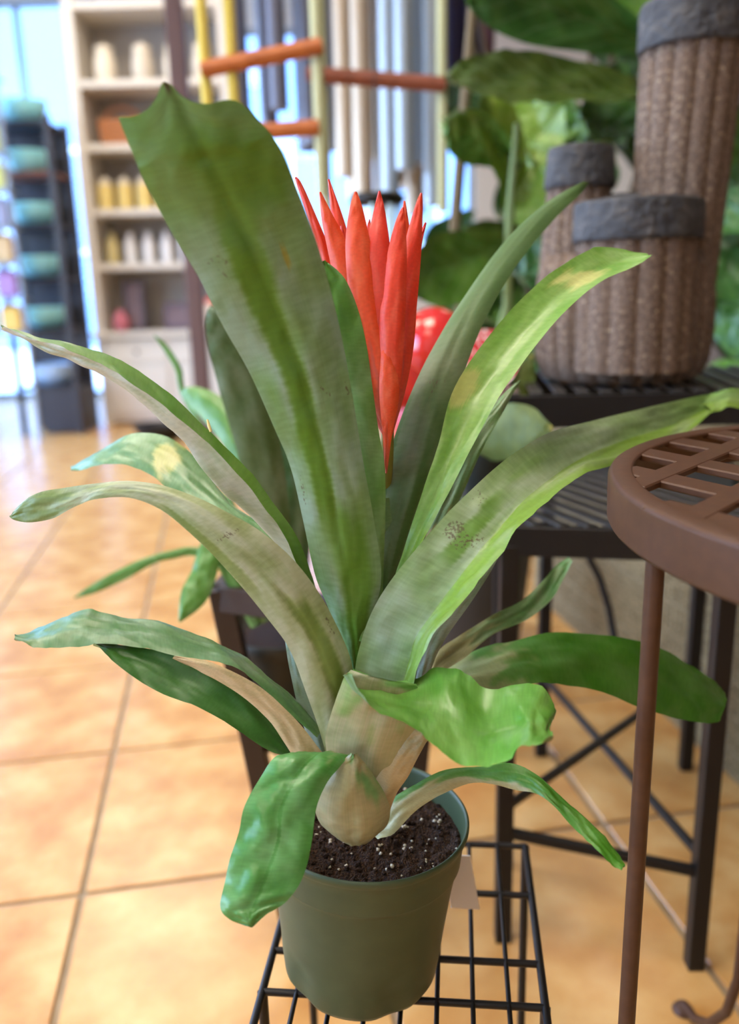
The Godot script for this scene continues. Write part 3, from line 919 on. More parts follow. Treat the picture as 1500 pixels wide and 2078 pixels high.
func wire_stand() -> void:
	var y := 0.334
	var o := Vector3(0.1195, y, -0.505)
	var u := Vector3(-0.9945, 0, -0.1045)
	var v := Vector3(0.1045, 0, -0.9945)
	var t := thing("wire_plant_stand", "low black wire grid stand under the dark green pot", "plant stand", Vector3(0.02, 0, -0.58))
	var W := 0.213
	var D := 0.195
	var P := func(a: float, b: float, h := 0.0) -> Vector3: return o + u * a + v * (b - 0.045) + Vector3(0, h, 0)
	for b in [0.0, 0.052, 0.094, 0.172, D + 0.045]:
		var m := MB.new()
		m.tube([P.call(0.0, b), P.call(W, b)], 0.0028, 8)
		build(m, "rail", M.black, t)
	for a in [0.0, W]:
		var m := MB.new()
		m.tube([P.call(a, 0.0), P.call(a, D + 0.045)], 0.0032, 8)
		build(m, "side_rail", M.black, t)
	for k in range(1, 8):
		var m := MB.new()
		m.tube([P.call(W * k / 8.0, 0.0, 0.001), P.call(W * k / 8.0, D + 0.045, 0.001)], 0.0019, 6)
		build(m, "rod", M.black, t)
	for c in [[0.0, 0.052], [W, 0.052], [W, D + 0.045], [0.0, D + 0.045]]:
		var m := MB.new()
		var q: Vector3 = P.call(c[0], c[1])
		m.tube([q, Vector3(q.x, 0.002, q.z)], 0.004, 8)
		build(m, "leg", M.black, t)
	# paper tag hanging behind the pot
	var tg := MB.new()
	var c := at(935, 1790, 0.70)
	tg.box(c, Vector3(0.024, 0.058, 0.0012), 0.0003, Basis.from_euler(Vector3(0.15, -0.25, 0.12)))
	var pt := build(tg, "price_tag", M.white, self)
	tag(pt, "small white paper tag hanging behind the dark green pot", "tag")

func round_table() -> void:
	var cx := 0.403
	var cz := -0.4926
	var R := 0.25
	var y := 0.7293
	var t := thing("round_metal_table", "round brown metal plant table with slotted top at the right edge", "table", Vector3(cx, 0, cz))
	# rim band with rolled edge
	var m := MB.new()
	m.lathe([Vector2(R - 0.004, -0.032), Vector2(R - 0.001, -0.032), Vector2(R, -0.030), Vector2(R + 0.0005, -0.004), Vector2(R - 0.001, -0.0012), Vector2(R - 0.003, 0.0), Vector2(R - 0.014, 0.0), Vector2(R - 0.0155, -0.001), Vector2(R - 0.016, -0.003), Vector2(R - 0.006, -0.004), Vector2(R - 0.004, -0.032)], 128, Transform3D(Basis(), Vector3(cx, y, cz)))
	build(m, "rim", M.brown, t)
	# top: bars across, broad spines the other way, leaving slots
	var a1 := on_plane(1262, 945, y)
	var a2 := on_plane(1500, 998, y)
	var dir := (a2 - a1).normalized()
	var b1 := on_plane(1293, 978, y)
	var b2 := on_plane(1500, 895, y)
	var dir2 := (b2 - b1).normalized()
	var n1 := Vector3(dir.z, 0, -dir.x)
	var n2 := Vector3(dir2.z, 0, -dir2.x)
	var ctr := Vector3(cx, y, cz)
	var strip := func(d: Vector3, n: Vector3, s: float, w: float, h: float, called: String) -> void:
		if absf(s) > R - 0.012:
			return
		var hl := sqrt(pow(R - 0.010, 2) - s * s)
		var b := MB.new()
		b.box(ctr + n * s + Vector3(0, -0.003 + h, 0), Vector3(hl * 2.0, 0.005, w), 0.001, Basis(d, Vector3.UP, d.cross(Vector3.UP)))
		build(b, called, M.brown, t)
	var s1: float = (on_plane(1262, 945, y) - ctr).dot(n1)
	var s1b: float = (on_plane(1330, 917, y) - ctr).dot(n1)
	var step := absf(s1b - s1)
	for k in range(-12, 13):
		strip.call(dir, n1, s1 + k * step, step * 0.42, -0.0004, "bar")
	var s2: float = (on_plane(1360, 952, y) - ctr).dot(n2)
	var gap := absf((on_plane(1425, 1033, y) - ctr).dot(n2) - s2)
	for k in range(-4, 5):
		strip.call(dir2, n2, s2 + k * gap, 0.017, 0.0, "spine")
	# tubular legs with curled feet
	var w0 := on_plane(1277, 1128, y - 0.03)
	var ang := atan2(w0.z - cz, w0.x - cx)
	for k in 4:
		var a := ang + TAU * k / 4.0
		var d := Vector3(cos(a), 0, sin(a))
		var lm := MB.new()
		var base := Vector3(cx, 0, cz) + d * (R - 0.009)
		var pts := [base + Vector3(0, y - 0.006, 0), base + Vector3(0, 0.5, 0), base + Vector3(0, 0.2, 0), base + d * 0.002 + Vector3(0, 0.14, 0), base + d * 0.016 + Vector3(0, 0.085, 0), base + d * 0.045 + Vector3(0, 0.04, 0), base + d * 0.075 + Vector3(0, 0.016, 0), base + d * 0.1 + Vector3(0, 0.012, 0)]
		lm.tube(pts, 0.0055, 14)
		var leg := build(lm, "leg", M.brown, t)
		var fm := MB.new()
		fm.lathe([Vector2(0.0, 0.0), Vector2(0.012, 0.0), Vector2(0.013, 0.003), Vector2(0.008, 0.010), Vector2(0.0, 0.012)], 20, Transform3D(Basis(), base + d * 0.102))
		build(fm, "foot", M.brown, leg)

func bar(t: Node3D, called: String, a: Vector3, b: Vector3, w: float, h: float, m, bevel := 0.001) -> void:
	var d := (b - a).normalized()
	var up := Vector3.UP if absf(d.y) < 0.9 else Vector3(1, 0, 0)
	var s := d.cross(up).normalized()
	var q := MB.new()
	q.box((a + b) / 2.0, Vector3((b - a).length(), h, w), bevel, Basis(d, s.cross(d), s))
	build(q, called, m, t)

func slat_tables() -> void:
	# lower table: slatted top on four square legs
	var FL := Vector3(0.164, 0, -0.959)
	var FR := Vector3(0.401, 0, -0.903)
	var BL := Vector3(0.309, 0, -1.42)
	var BR := Vector3(0.557, 0, -1.359)
	var h := 0.575
	var t := thing("tiered_plant_stand", "two-tier black slatted metal stand carrying the fluted vase", "plant stand", Vector3(0.4, 0, -1.2))
	var up := Vector3(0, h, 0)
	for p in [FL, FR, BL, BR]:
		bar(t, "leg", p, p + up - Vector3(0, 0.02, 0), 0.021, 0.021, M.black)
	var e := Vector3(-0.10, 0, -0.02)
	var c0 := FL + e + up
	var c1 := FR + Vector3(0.03, 0, 0) + up
	var c2 := BR + Vector3(0.03, 0, -0.02) + up
	var c3 := BL + e + Vector3(-0.07, 0, 0) + up
	var cs := [c0, c1, c2, c3]
	for k in 4:
		bar(t, "apron", cs[k] - Vector3(0, 0.014, 0), cs[(k + 1) % 4] - Vector3(0, 0.014, 0), 0.014, 0.036, M.black)
	# slats run aslant across the frame
	var sd := (on_plane(1232, 991, h) - on_plane(1112, 952, h)).normalized()
	var sn := Vector3(sd.z, 0, -sd.x)
	var poly := PackedVector2Array([Vector2(c0.x, c0.z), Vector2(c1.x, c1.z), Vector2(c2.x, c2.z), Vector2(c3.x, c3.z)])
	var mid := (c0 + c1 + c2 + c3) / 4.0
	for k in range(-24, 25):
		var m := mid + sn * (k * 0.026)
		var a2 := m - sd * 1.0
		var b2 := m + sd * 1.0
		for cut in Geometry2D.intersect_polyline_with_polygon(PackedVector2Array([Vector2(a2.x, a2.z), Vector2(b2.x, b2.z)]), poly):
			if (cut[0] as Vector2).distance_to(cut[1]) > 0.02:
				bar(t, "slat", Vector3(cut[0].x, h + 0.004, cut[0].y), Vector3(cut[1].x, h + 0.004, cut[1].y), 0.015, 0.004, M.black_slat)
	bar(t, "stretcher", FL + Vector3(0, 0.165, 0), FR + Vector3(0, 0.14, 0), 0.012, 0.012, M.black)
	bar(t, "stretcher", FL + Vector3(0, 0.20, 0), BR + Vector3(0, 0.18, 0), 0.010, 0.010, M.black)
	bar(t, "stretcher", BL + Vector3(0, 0.16, 0), FR + Vector3(0, 0.16, 0), 0.010, 0.010, M.black)
	# upper table holding the vase
	var u := t
	var hh := 0.712
	var q := [Vector3(0.178, hh, -1.11), Vector3(0.78, hh, -1.08), Vector3(0.84, hh, -1.40), Vector3(0.215, hh, -1.43)]
	for k in 4:
		bar(u, "apron", q[k] - Vector3(0, 0.022, 0), q[(k + 1) % 4] - Vector3(0, 0.022, 0), 0.012, 0.042, M.black)
		bar(u, "leg", Vector3(q[k].x, 0, q[k].z) + Vector3(0.012 if k == 0 or k == 3 else -0.012, 0, 0), q[k] + Vector3(0.012 if k == 0 or k == 3 else -0.012, -0.03, 0), 0.016, 0.016, M.black)
	for k in 20:
		var f := (k + 0.5) / 20.0
		bar(u, "slat", (q[0] as Vector3).lerp(q[1], f) + Vector3(0, 0.001, 0), (q[3] as Vector3).lerp(q[2], f) + Vector3(0, 0.001, 0), 0.016, 0.004, M.black_slat)
	var arc := MB.new()
	var pts := []
	for p in [[1128, 1072, 1.42], [1160, 1090, 1.42], [1192, 1125, 1.42], [1218, 1175, 1.42], [1236, 1235, 1.42], [1246, 1290, 1.42], [1250, 1380, 1.42]]:
		pts.append(at(p[0], p[1], p[2]))
	arc.tube(pts, 0.006, 8)
	build(arc, "brace", M.black, u)
	# low partition faced with woven reed
	var d := Vector3(-0.168, 0, -0.986)
	var s0 := Vector3(0.70, 0, -0.86)
	var L := 1.45
	var ph := 0.62
	M.reed = tri_mat(noise_tex(0.05, [[0.0, rgb(80, 66, 42)], [0.5, rgb(132, 114, 80)], [1.0, rgb(172, 154, 114)]], 256, 3), 7.0, 0.9, grey_noise(0.09, 256), 0.25)
	var w := thing("reed_partition", "low beige partition of upright woven reeds behind the black tables", "partition", s0 + d * L / 2.0)
	bar(w, "backing", s0 + Vector3(0.03, ph / 2, 0), s0 + d * L + Vector3(0.03, ph / 2, 0), 0.02, ph, M.reed)
	var rm := MB.new()
	rm.tube([Vector3(0, 0, 0), Vector3(0, ph, 0)], 0.0085, 8)
	var mesh := rm.mesh()
	var nn := int(L / 0.0168)
	for k in nn:
		var o := put(mesh, "reed", M.reed, w)
		o.position = s0 + d * (k + 0.5) * 0.0168 + Vector3(0.012, 0, 0) - w.position
	for k in 9:
		bar(w, "cross_weave", s0 + Vector3(0.006, 0.05 + k * 0.065, 0), s0 + d * L + Vector3(0.006, 0.05 + k * 0.065, 0), 0.004, 0.006, M.reed)

func tube_vase() -> void:
	var clay := tri_mat(noise_tex(0.045, [[0.0, rgb(70, 56, 45)], [0.5, rgb(108, 88, 72)], [0.72, rgb(122, 100, 82)], [0.82, rgb(160, 140, 114)], [1.0, rgb(218, 200, 160)]], 512, 5, 61), 5.0, 0.85, grey_noise(0.08, 512, 5, 62), 0.35)
	var band := tri_mat(noise_tex(0.03, [[0.0, rgb(38, 38, 40)], [0.6, rgb(60, 60, 61)], [0.88, rgb(84, 80, 75)], [1.0, rgb(150, 140, 122)]], 512, 5, 63), 2.2, 0.75, grey_noise(0.06, 512, 5, 64), 0.4)
	var c := on_plane(1262, 778, 0.716)
	var by := 0.716
	var z := -1.235
	var base := Vector3(0.368, by, z)
	var t := thing("tube_vase", "tall brown fluted ceramic vase of joined tubes with black bands", "vase", base)
	# body: rounded fluted foot that carries the tubes
	var flute := func(n: float, depth: float) -> Callable:
		return func(a: float, _i: int) -> float: return 1.0 - depth * pow(absf(sin(a * n)), 0.5) + depth
	var m := MB.new()
	m.lathe([Vector2(0.0, 0.0), Vector2(0.095, 0.0), Vector2(0.113, 0.008), Vector2(0.122, 0.03), Vector2(0.126, 0.07), Vector2(0.125, 0.11), Vector2(0.121, 0.15), Vector2(0.11, 0.175), Vector2(0.0, 0.18)], 144, Transform3D(Basis(Vector3(1, 0, 0), Vector3(0, 1, 0), Vector3(0, 0, 0.82)), base), func(a: float, i: int) -> float: return 1.0 - (0.07 * (1.0 - pow(absf(sin(a * 12.0)), 0.4)) if i > 1 else 0.0))
	build(m, "body", clay, t)
	var tubes := [
		# centre x, z offset, radius at foot, radius at top, bottom, top, band height, lean
		[0.062, 0.0, 0.058, 0.068, 0.08, 0.485, 0.055, 0.030],
		[-0.005, 0.060, 0.080, 0.078, 0.02, 0.238, 0.048, -0.004],
		[-0.062, -0.025, 0.060, 0.040, 0.06, 0.318, 0.052, -0.004]]
	for q in tubes:
		var bs := base + Vector3(q[0], 0, q[1])
		var ax := Basis(Vector3(1, 0, 0), Vector3(q[7], 1, 0), Vector3(0, 0, 1))
		var xf := Transform3D(ax, bs)
		var top: float = q[5] - q[6]
		var r1: float = lerpf(q[2], q[3], (top - q[4]) / (q[5] - q[4]))
		var w := MB.new()
		var pr := []
		for i in 13:
			var f := i / 12.0
			pr.append(Vector2(lerpf(q[2], r1, f), lerpf(q[4], top, f)))
		w.lathe(pr, 144, xf, func(a: float, _i: int) -> float: return 1.0 - 0.11 * (1.0 - pow(absf(sin(a * 7.0)), 0.4)))
		var tu := build(w, "tube", clay, t)
		var b := MB.new()
		var r: float = q[3]
		var wob := func(a: float, i: int) -> float: return 1.0 + 0.012 * sin(a * 3.0 + i * 0.4) + 0.006 * sin(a * 7.0)
		b.lathe([Vector2(r1 * 0.95, top - 0.002), Vector2(r1 + 0.004, top - 0.003), Vector2(r1 + 0.005, top + 0.003), Vector2(r + 0.005, q[5] - 0.006), Vector2(r + 0.003, q[5] - 0.001), Vector2(r, q[5]), Vector2(r - 0.007, q[5] - 0.001), Vector2(r - 0.009, q[5] - 0.008), Vector2(r - 0.010, q[5] - 0.12), Vector2(0.0, q[5] - 0.12)], 96, xf, wob)
		build(b, "band", band, tu)
	# low saddle between the tubes
	var sd := MB.new()
	sd.lathe([Vector2(0.05, 0.12), Vector2(0.05, 0.24), Vector2(0.047, 0.252), Vector2(0.04, 0.254), Vector2(0.036, 0.24), Vector2(0.0, 0.2)], 64, Transform3D(Basis(), base + Vector3(0.004, 0, -0.03)))
	build(sd, "saddle", band, t)

# ---------------------------------------------------------------- other plants
func second_plant() -> void:
	var foot := on_depth(560, 1440, -0.98)
	var top := on_depth(440, 1180, -0.95).y
	# stand behind at the left
	var s := thing("dark_wood_stand", "dark brown wooden plant stand behind the big plant at left", "plant stand", Vector3(-0.06, 0, -1.05))
	var q := [on_depth(448, 1182, -0.93), on_depth(740, 1330, -0.86), Vector3(0.1, 0, -1.13), Vector3(-0.14, 0, -1.2)]
	for k in 4:
		q[k].y = top
	for k in 4:
		var n: Vector3 = q[(k + 1) % 4]
		bar(s, "rail", q[k] - Vector3(0, 0.012, 0), n - Vector3(0, 0.012, 0), 0.022, 0.03, M.dark_wood)
		bar(s, "leg", Vector3(q[k].x, 0, q[k].z).lerp(Vector3(-0.04, 0, -1.03), 0.42), q[k], 0.026, 0.026, M.dark_wood)
	var pc := on_depth(575, 1452, -1.02)
	var sh := pc.y - 0.006
	for k in 4:
		q[k] = (q[k] as Vector3).lerp(Vector3(-0.04, 0, -1.03), 0.2)
	for k in 7:
		var f := (k + 0.5) / 7.0
		bar(s, "slat", Vector3(lerpf(q[0].x, q[1].x, f), sh, lerpf(q[0].z, q[1].z, f)), Vector3(lerpf(q[3].x, q[2].x, f), sh, lerpf(q[3].z, q[2].z, f)), 0.018, 0.010, M.dark_wood)
	for pr in [[0, 3], [1, 2]]:
		bar(s, "shelf_rail", Vector3(q[pr[0]].x, sh - 0.012, q[pr[0]].z), Vector3(q[pr[1]].x, sh - 0.012, q[pr[1]].z), 0.014, 0.014, M.dark_wood)
	# the plant on it
	var base := Vector3(pc.x, sh + 0.006, -1.04)
	var t := thing("potted_bromeliad", "second leafy bromeliad in a dark pot behind the big one at left", "plant", base)
	var pb := MB.new()
	pb.lathe([Vector2(0.0, 0.0), Vector2(0.054, 0.0), Vector2(0.058, 0.004), Vector2(0.070, 0.10), Vector2(0.075, 0.102), Vector2(0.076, 0.118), Vector2(0.072, 0.12), Vector2(0.068, 0.11), Vector2(0.0, 0.105)], 48, Transform3D(Basis(), base))
	build(pb, "pot", mat(rgb(42, 40, 28), 0.5), t)
	var sb := MB.new()
	sb.lathe([Vector2(0.066, 0.107), Vector2(0.03, 0.112), Vector2(0.0, 0.113)], 32, Transform3D(Basis(), base))
	build(sb, "soil", M.soil, t)
	var up := leaf_mat({"green": rgb(80, 130, 46), "bloom": rgb(130, 168, 110), "amount": 0.3, "seed": 70, "rough": 0.36})
	var dn := leaf_mat({"green": rgb(64, 92, 42), "bloom": rgb(128, 146, 122), "amount": 0.4, "seed": 71})
	var k := 0
	for l in [
		[[560, 1250, 1.02, 18], [556, 1080, 0.97, 34], [530, 930, 0.93, 44], [492, 790, 0.90, 46], [456, 690, 0.88, 36], [436, 640, 0.87, 20], [428, 620, 0.87, 2]],
		[[600, 1250, 1.02, 18], [600, 1060, 0.98, 32], [590, 940, 0.96, 34], [570, 840, 0.94, 24], [558, 780, 0.93, 2]],
		[[580, 1250, 1.03, 14], [545, 1040, 1.03, 30], [490, 900, 1.04, 34], [432, 830, 1.06, 30], [385, 800, 1.08, 18], [372, 795, 1.09, 2]],
		[[540, 1260, 1.0, 10], [470, 1160, 0.99, 12], [400, 1120, 0.99, 9], [340, 1128, 0.99, 8], [300, 1136, 0.99, 1]],
		[[520, 1270, 0.98, 12], [450, 1130, 0.97, 18], [430, 1110, 0.96, 22], [412, 1170, 0.95, 26], [390, 1215, 0.94, 26], [364, 1262, 0.93, 2]],
		[[540, 1260, 1.1, 6], [430, 1130, 1.1, 8], [330, 1130, 1.1, 8], [250, 1165, 1.1, 12], [190, 1195, 1.1, 9], [150, 1213, 1.1, 1]],
		[[560, 1250, 1.06, 6], [420, 900, 1.1, 6], [372, 800, 1.12, 6], [362, 750, 1.12, 7], [335, 705, 1.12, 6], [312, 680, 1.12, 1]]]:
		leaf(t, [blade(spine(l, 0.0, 12), {"cup": 0.12, "cols": 8, "sub": 3, "seed": 40.0 + k})], dn if k < 2 else up, up if k < 2 else dn)
		k += 1

	var olive := leaf_mat({"green": rgb(78, 94, 30), "bloom": rgb(112, 124, 58), "amount": 0.2, "rough": 0.6, "seed": 72, "patches": [[0.5, 1.0, 0.5, 0.08, rgb(190, 160, 50)]]})
	# leaf of a third plant on the lower bench, with a yellowed tip
	var pbase := on_plane(985, 1000, 0.583)
	var t3 := thing("potted_bromeliad", "low bromeliad with yellow-tipped leaf on the lower black bench", "plant", pbase)
	var p3 := MB.new()
	p3.lathe([Vector2(0.0, 0.0), Vector2(0.028, 0.0), Vector2(0.037, 0.055), Vector2(0.039, 0.056), Vector2(0.039, 0.064), Vector2(0.035, 0.064), Vector2(0.0, 0.058)], 40, Transform3D(Basis(), pbase))
	build(p3, "pot", mat(rgb(40, 44, 36), 0.5), t3)
	k = 0
	for l in [
		[[955, 935, 1.15, 14], [965, 905, 1.08, 40], [1005, 882, 1.03, 56], [1055, 872, 1.0, 54], [1098, 872, 0.98, 34], [1122, 868, 0.97, 3]],
		[[985, 930, 1.22, 8], [960, 860, 1.18, 26], [950, 800, 1.16, 24], [956, 740, 1.14, 3]],
		[[985, 930, 1.24, 8], [1030, 830, 1.22, 22], [1060, 770, 1.22, 26], [1080, 720, 1.22, 3]]]:
		leaf(t3, [blade(spine(l, 0.0, 12), {"cup": 0.1, "cols": 8, "sub": 3, "seed": 60.0 + k})], olive, up)
		k += 1

func obovate(a: Array, b: Array, w: float, bend := 0.0) -> Array:
	# centre line from leaf foot a to tip b ([x, y, depth]) with an egg-shaped outline
	var pts := []
	var d := Vector2(b[0] - a[0], b[1] - a[1])
	var nn := Vector2(-d.y, d.x)
	for e in [[0.0, 0.03], [0.1, 0.35], [0.25, 0.62], [0.45, 0.88], [0.62, 1.0], [0.78, 0.9], [0.9, 0.6], [0.97, 0.28], [1.0, 0.02]]:
		var f: float = e[0]
		var c := Vector2(a[0], a[1]) + d * f + nn * bend * 4.0 * f * (1.0 - f)
		pts.append([c.x, c.y, lerpf(a[2], b[2], f), w * e[1]])
	return pts

func fig() -> void:
	var tex := func(g: Color, b: Color, sd: int) -> StandardMaterial3D:
		var m := leaf_mat({"green": g, "bloom": b, "amount": 0.22, "seed": sd, "rib": 0.9, "veins": 9.0, "rough": 0.32, "w": 96, "h": 192})
		return m
	var dark: StandardMaterial3D = tex.call(rgb(44, 92, 30), rgb(96, 140, 70), 81)
	var mid: StandardMaterial3D = tex.call(rgb(76, 126, 40), rgb(132, 168, 84), 82)
	var light: StandardMaterial3D = tex.call(rgb(120, 156, 52), rgb(170, 190, 96), 83)
	var under: StandardMaterial3D = tex.call(rgb(60, 84, 24), rgb(96, 112, 48), 84)
	var base := Vector3(0.20, 0.0, -1.82)
	var t := thing("fiddle_leaf_fig", "large-leaved green fig plant rising behind the fluted vase", "plant", base)
	var pb := MB.new()
	pb.lathe([Vector2(0.0, 0.0), Vector2(0.12, 0.0), Vector2(0.13, 0.01), Vector2(0.16, 0.28), Vector2(0.165, 0.30), Vector2(0.155, 0.30), Vector2(0.15, 0.27), Vector2(0.0, 0.27)], 48, Transform3D(Basis(), base))
	build(pb, "pot", mat(rgb(58, 56, 52), 0.6), t)
	var stm := MB.new()
	var s1 := base + Vector3(0, 0.27, 0)
	stm.tube([s1, s1 + Vector3(0.02, 0.3, 0.02), s1 + Vector3(-0.01, 0.7, 0.0), s1 + Vector3(0.03, 1.2, 0.02)], [0.016, 0.014, 0.012, 0.008], 12)
	build(stm, "stem", mat(rgb(110, 96, 70), 0.8), t)
	var st2 := MB.new()
	st2.tube([s1 + Vector3(-0.03, 0, 0.02), on_depth(1030, 620, -1.75), on_depth(1035, 430, -1.74), on_depth(1050, 250, -1.72)], [0.012, 0.010, 0.009, 0.006], 10)
	build(st2, "stem", mat(rgb(120, 140, 84), 0.7), t)
	var k := 0
	for l in [
		[[1345, 105, 1.62], [925, -40, 1.45], 88.0, 0.03, dark], [[1330, 190, 1.62], [905, 148, 1.48], 52.0, 0.02, under], [[1260, 120, 1.72], [1230, 290, 1.62], 62.0, 0.0, dark],
		[[1360, 40, 1.8], [1160, -20, 1.7], 50.0, 0.0, mid], [[1050, 345, 1.7], [900, 250, 1.6], 56.0, 0.05, mid], [[1040, 470, 1.72], [985, 165, 1.62], 42.0, 0.06, light],
		[[1060, 400, 1.78], [1090, 170, 1.72], 60.0, 0.05, light], [[1170, 300, 1.78], [1110, 410, 1.7], 52.0, 0.0, dark], [[1060, 470, 1.74], [815, 560, 1.58], 76.0, -0.08, mid],
		[[1050, 290, 1.74], [1085, 470, 1.64], 50.0, 0.0, light], [[1200, 230, 1.84], [1180, 420, 1.8], 70.0, 0.0, dark], [[1080, 180, 1.8], [1190, 290, 1.76], 46.0, 0.0, mid],
		[[1060, 560, 1.8], [1150, 440, 1.78], 46.0, 0.0, dark], [[1080, 600, 1.85], [980, 640, 1.8], 40.0, 0.0, mid], [[1330, 40, 1.9], [1520, -40, 1.85], 70.0, 0.0, mid],
		[[1420, 330, 1.9], [1530, 250, 1.8], 55.0, 0.0, dark], [[1430, 470, 1.9], [1540, 400, 1.8], 45.0, 0.0, dark], [[1430, 620, 1.85], [1560, 700, 1.7], 60.0, 0.0, dark], [[1400, 560, 1.9], [1540, 560, 1.85], 60.0, 0.0, dark],
		[[1060, 640, 1.9], [1120, 780, 1.8], 50.0, 0.0, dark], [[1050, 560, 1.88], [1010, 720, 1.8], 44.0, 0.0, dark], [[1130, 620, 1.92], [1160, 500, 1.9], 48.0, 0.0, dark], [[1440, 740, 1.75], [1540, 800, 1.6], 44.0, 0.0, mid]]:
		var tilt := 0.03 if k % 2 == 0 else -0.03
		leaf(t, [blade(spine(obovate(l[0], l[1], l[2], l[3]), 0.0, 12), {"cup": -0.12, "o": [tilt, -tilt], "cols": 10, "sub": 2, "seed": 80.0 + k, "wave": 0.008})], l[4], under)
		k += 1

func shrub() -> void:
	var base := Vector3(0.62, 0.0, -2.75)
	var t := thing("dark_leafy_shrub", "dense dark green shrub in the corner behind the fig", "plant", base)
	var pb := MB.new()
	pb.lathe([Vector2(0.0, 0.0), Vector2(0.14, 0.0), Vector2(0.18, 0.3), Vector2(0.19, 0.31), Vector2(0.19, 0.34), Vector2(0.17, 0.34), Vector2(0.0, 0.30)], 40, Transform3D(Basis(), base))
	build(pb, "pot", mat(rgb(60, 50, 44), 0.6), t)
	var stem := mat(rgb(84, 70, 50), 0.8)
	for k in 5:
		var sm := MB.new()
		var a := TAU * k / 5.0
		sm.tube([base + Vector3(0, 0.28, 0), base + Vector3(cos(a) * 0.12, 0.8, sin(a) * 0.08), base + Vector3(cos(a) * 0.34, 1.6, sin(a) * 0.14)], [0.014, 0.011, 0.006], 8)
		build(sm, "stem", stem, t)
	var skins := []
	for k in 3:
		skins.append(leaf_mat({"green": [rgb(34, 70, 26), rgb(46, 86, 34), rgb(66, 104, 44)][k], "bloom": rgb(96, 128, 84), "amount": 0.12, "seed": 120 + k, "rib": 0.6, "rough": 0.35, "w": 48, "h": 96}))
	for k in 110:
		var c := [rng.randf_range(960, 1560), rng.randf_range(-60, 800), rng.randf_range(2.45, 2.95)]
		var a := rng.randf() * TAU
		var len := rng.randf_range(90, 170)
		var e := [c[0] + cos(a) * len, c[1] + absf(sin(a)) * len, c[2] - rng.randf_range(0.0, 0.12)]
		var tilt := rng.randf_range(-0.04, 0.04)
		leaf(t, [blade(spine(obovate(c, e, rng.randf_range(24, 42), rng.randf_range(-0.1, 0.1)), 0.0, 8), {"cup": -0.12, "o": [tilt, -tilt], "cols": 6, "sub": 2, "seed": 200.0 + k, "wave": 0.006})], skins[k % 3], skins[(k + 1) % 3])

# ---------------------------------------------------------------- ornaments and hanging things
func red_things() -> void:
	var red := mat(rgb(206, 34, 26), 0.12)
	red.clearcoat_enabled = true
	red.clearcoat = 0.6
	red.clearcoat_roughness = 0.05
	var base := on_plane(830, 870, 0.583)
	base.z = -1.33
	base.x = 0.06
	var t := thing("red_ceramic_ornament", "glossy red ceramic ornament with rounded lobes behind the flower", "ornament", base)
	var P := func(x: float, y: float) -> Vector3: return on_depth(x, y, -1.33)
	var sph := func(c: Vector3, r: float, sx: float, sy: float) -> MB:
		var m := MB.new()
		var pr := []
		for i in 21:
			var a := -PI / 2 + PI * i / 20.0
			pr.append(Vector2(cos(a) * r * sx, sin(a) * r * sy))
		m.lathe(pr, 48, Transform3D(Basis(), c))
		return m
	build(sph.call(P.call(880, 705), 0.056, 1.0, 1.1), "body", red, t)
	build(sph.call(P.call(822, 792), 0.036, 1.0, 1.0), "foot", red, t)
	var nk := MB.new()
	nk.tube([P.call(800, 560), P.call(806, 620), P.call(818, 690), P.call(836, 760), P.call(850, 800)], [0.014, 0.022, 0.030, 0.038, 0.038], 24)
	build(nk, "neck", red, t)
	var bs := MB.new()
	var pc: Vector3 = P.call(840, 800)
	bs.lathe([Vector2(0.0, 0.583), Vector2(0.036, 0.583), Vector2(0.040, 0.588), Vector2(0.034, 0.61), Vector2(0.030, pc.y)], 40, Transform3D(Basis(), Vector3(pc.x, 0, pc.z)))
	build(bs, "base", red, t)
	# red and white patterned plate
	var pm := noise_tex(0.04, [[0.0, rgb(186, 20, 30)], [0.52, rgb(200, 30, 36)], [0.58, rgb(240, 226, 214)], [1.0, rgb(245, 235, 225)]], 256, 3, 88)
	var plate := MB.new()
	var pcn := on_depth(985, 735, -1.24)
	plate.lathe([Vector2(0.0, 0.0), Vector2(0.03, 0.0), Vector2(0.046, 0.008), Vector2(0.047, 0.010), Vector2(0.03, 0.004), Vector2(0.0, 0.003)], 48, Transform3D(Basis(Vector3(0, 0, 1), deg_to_rad(8)) * Basis(Vector3(1, 0, 0), deg_to_rad(62)), pcn))
	var po := build(plate, "patterned_plate", tri_mat(pm, 9.0, 0.2), self)
	tag(po, "red and white patterned plate propped behind the shiny leaf", "plate")

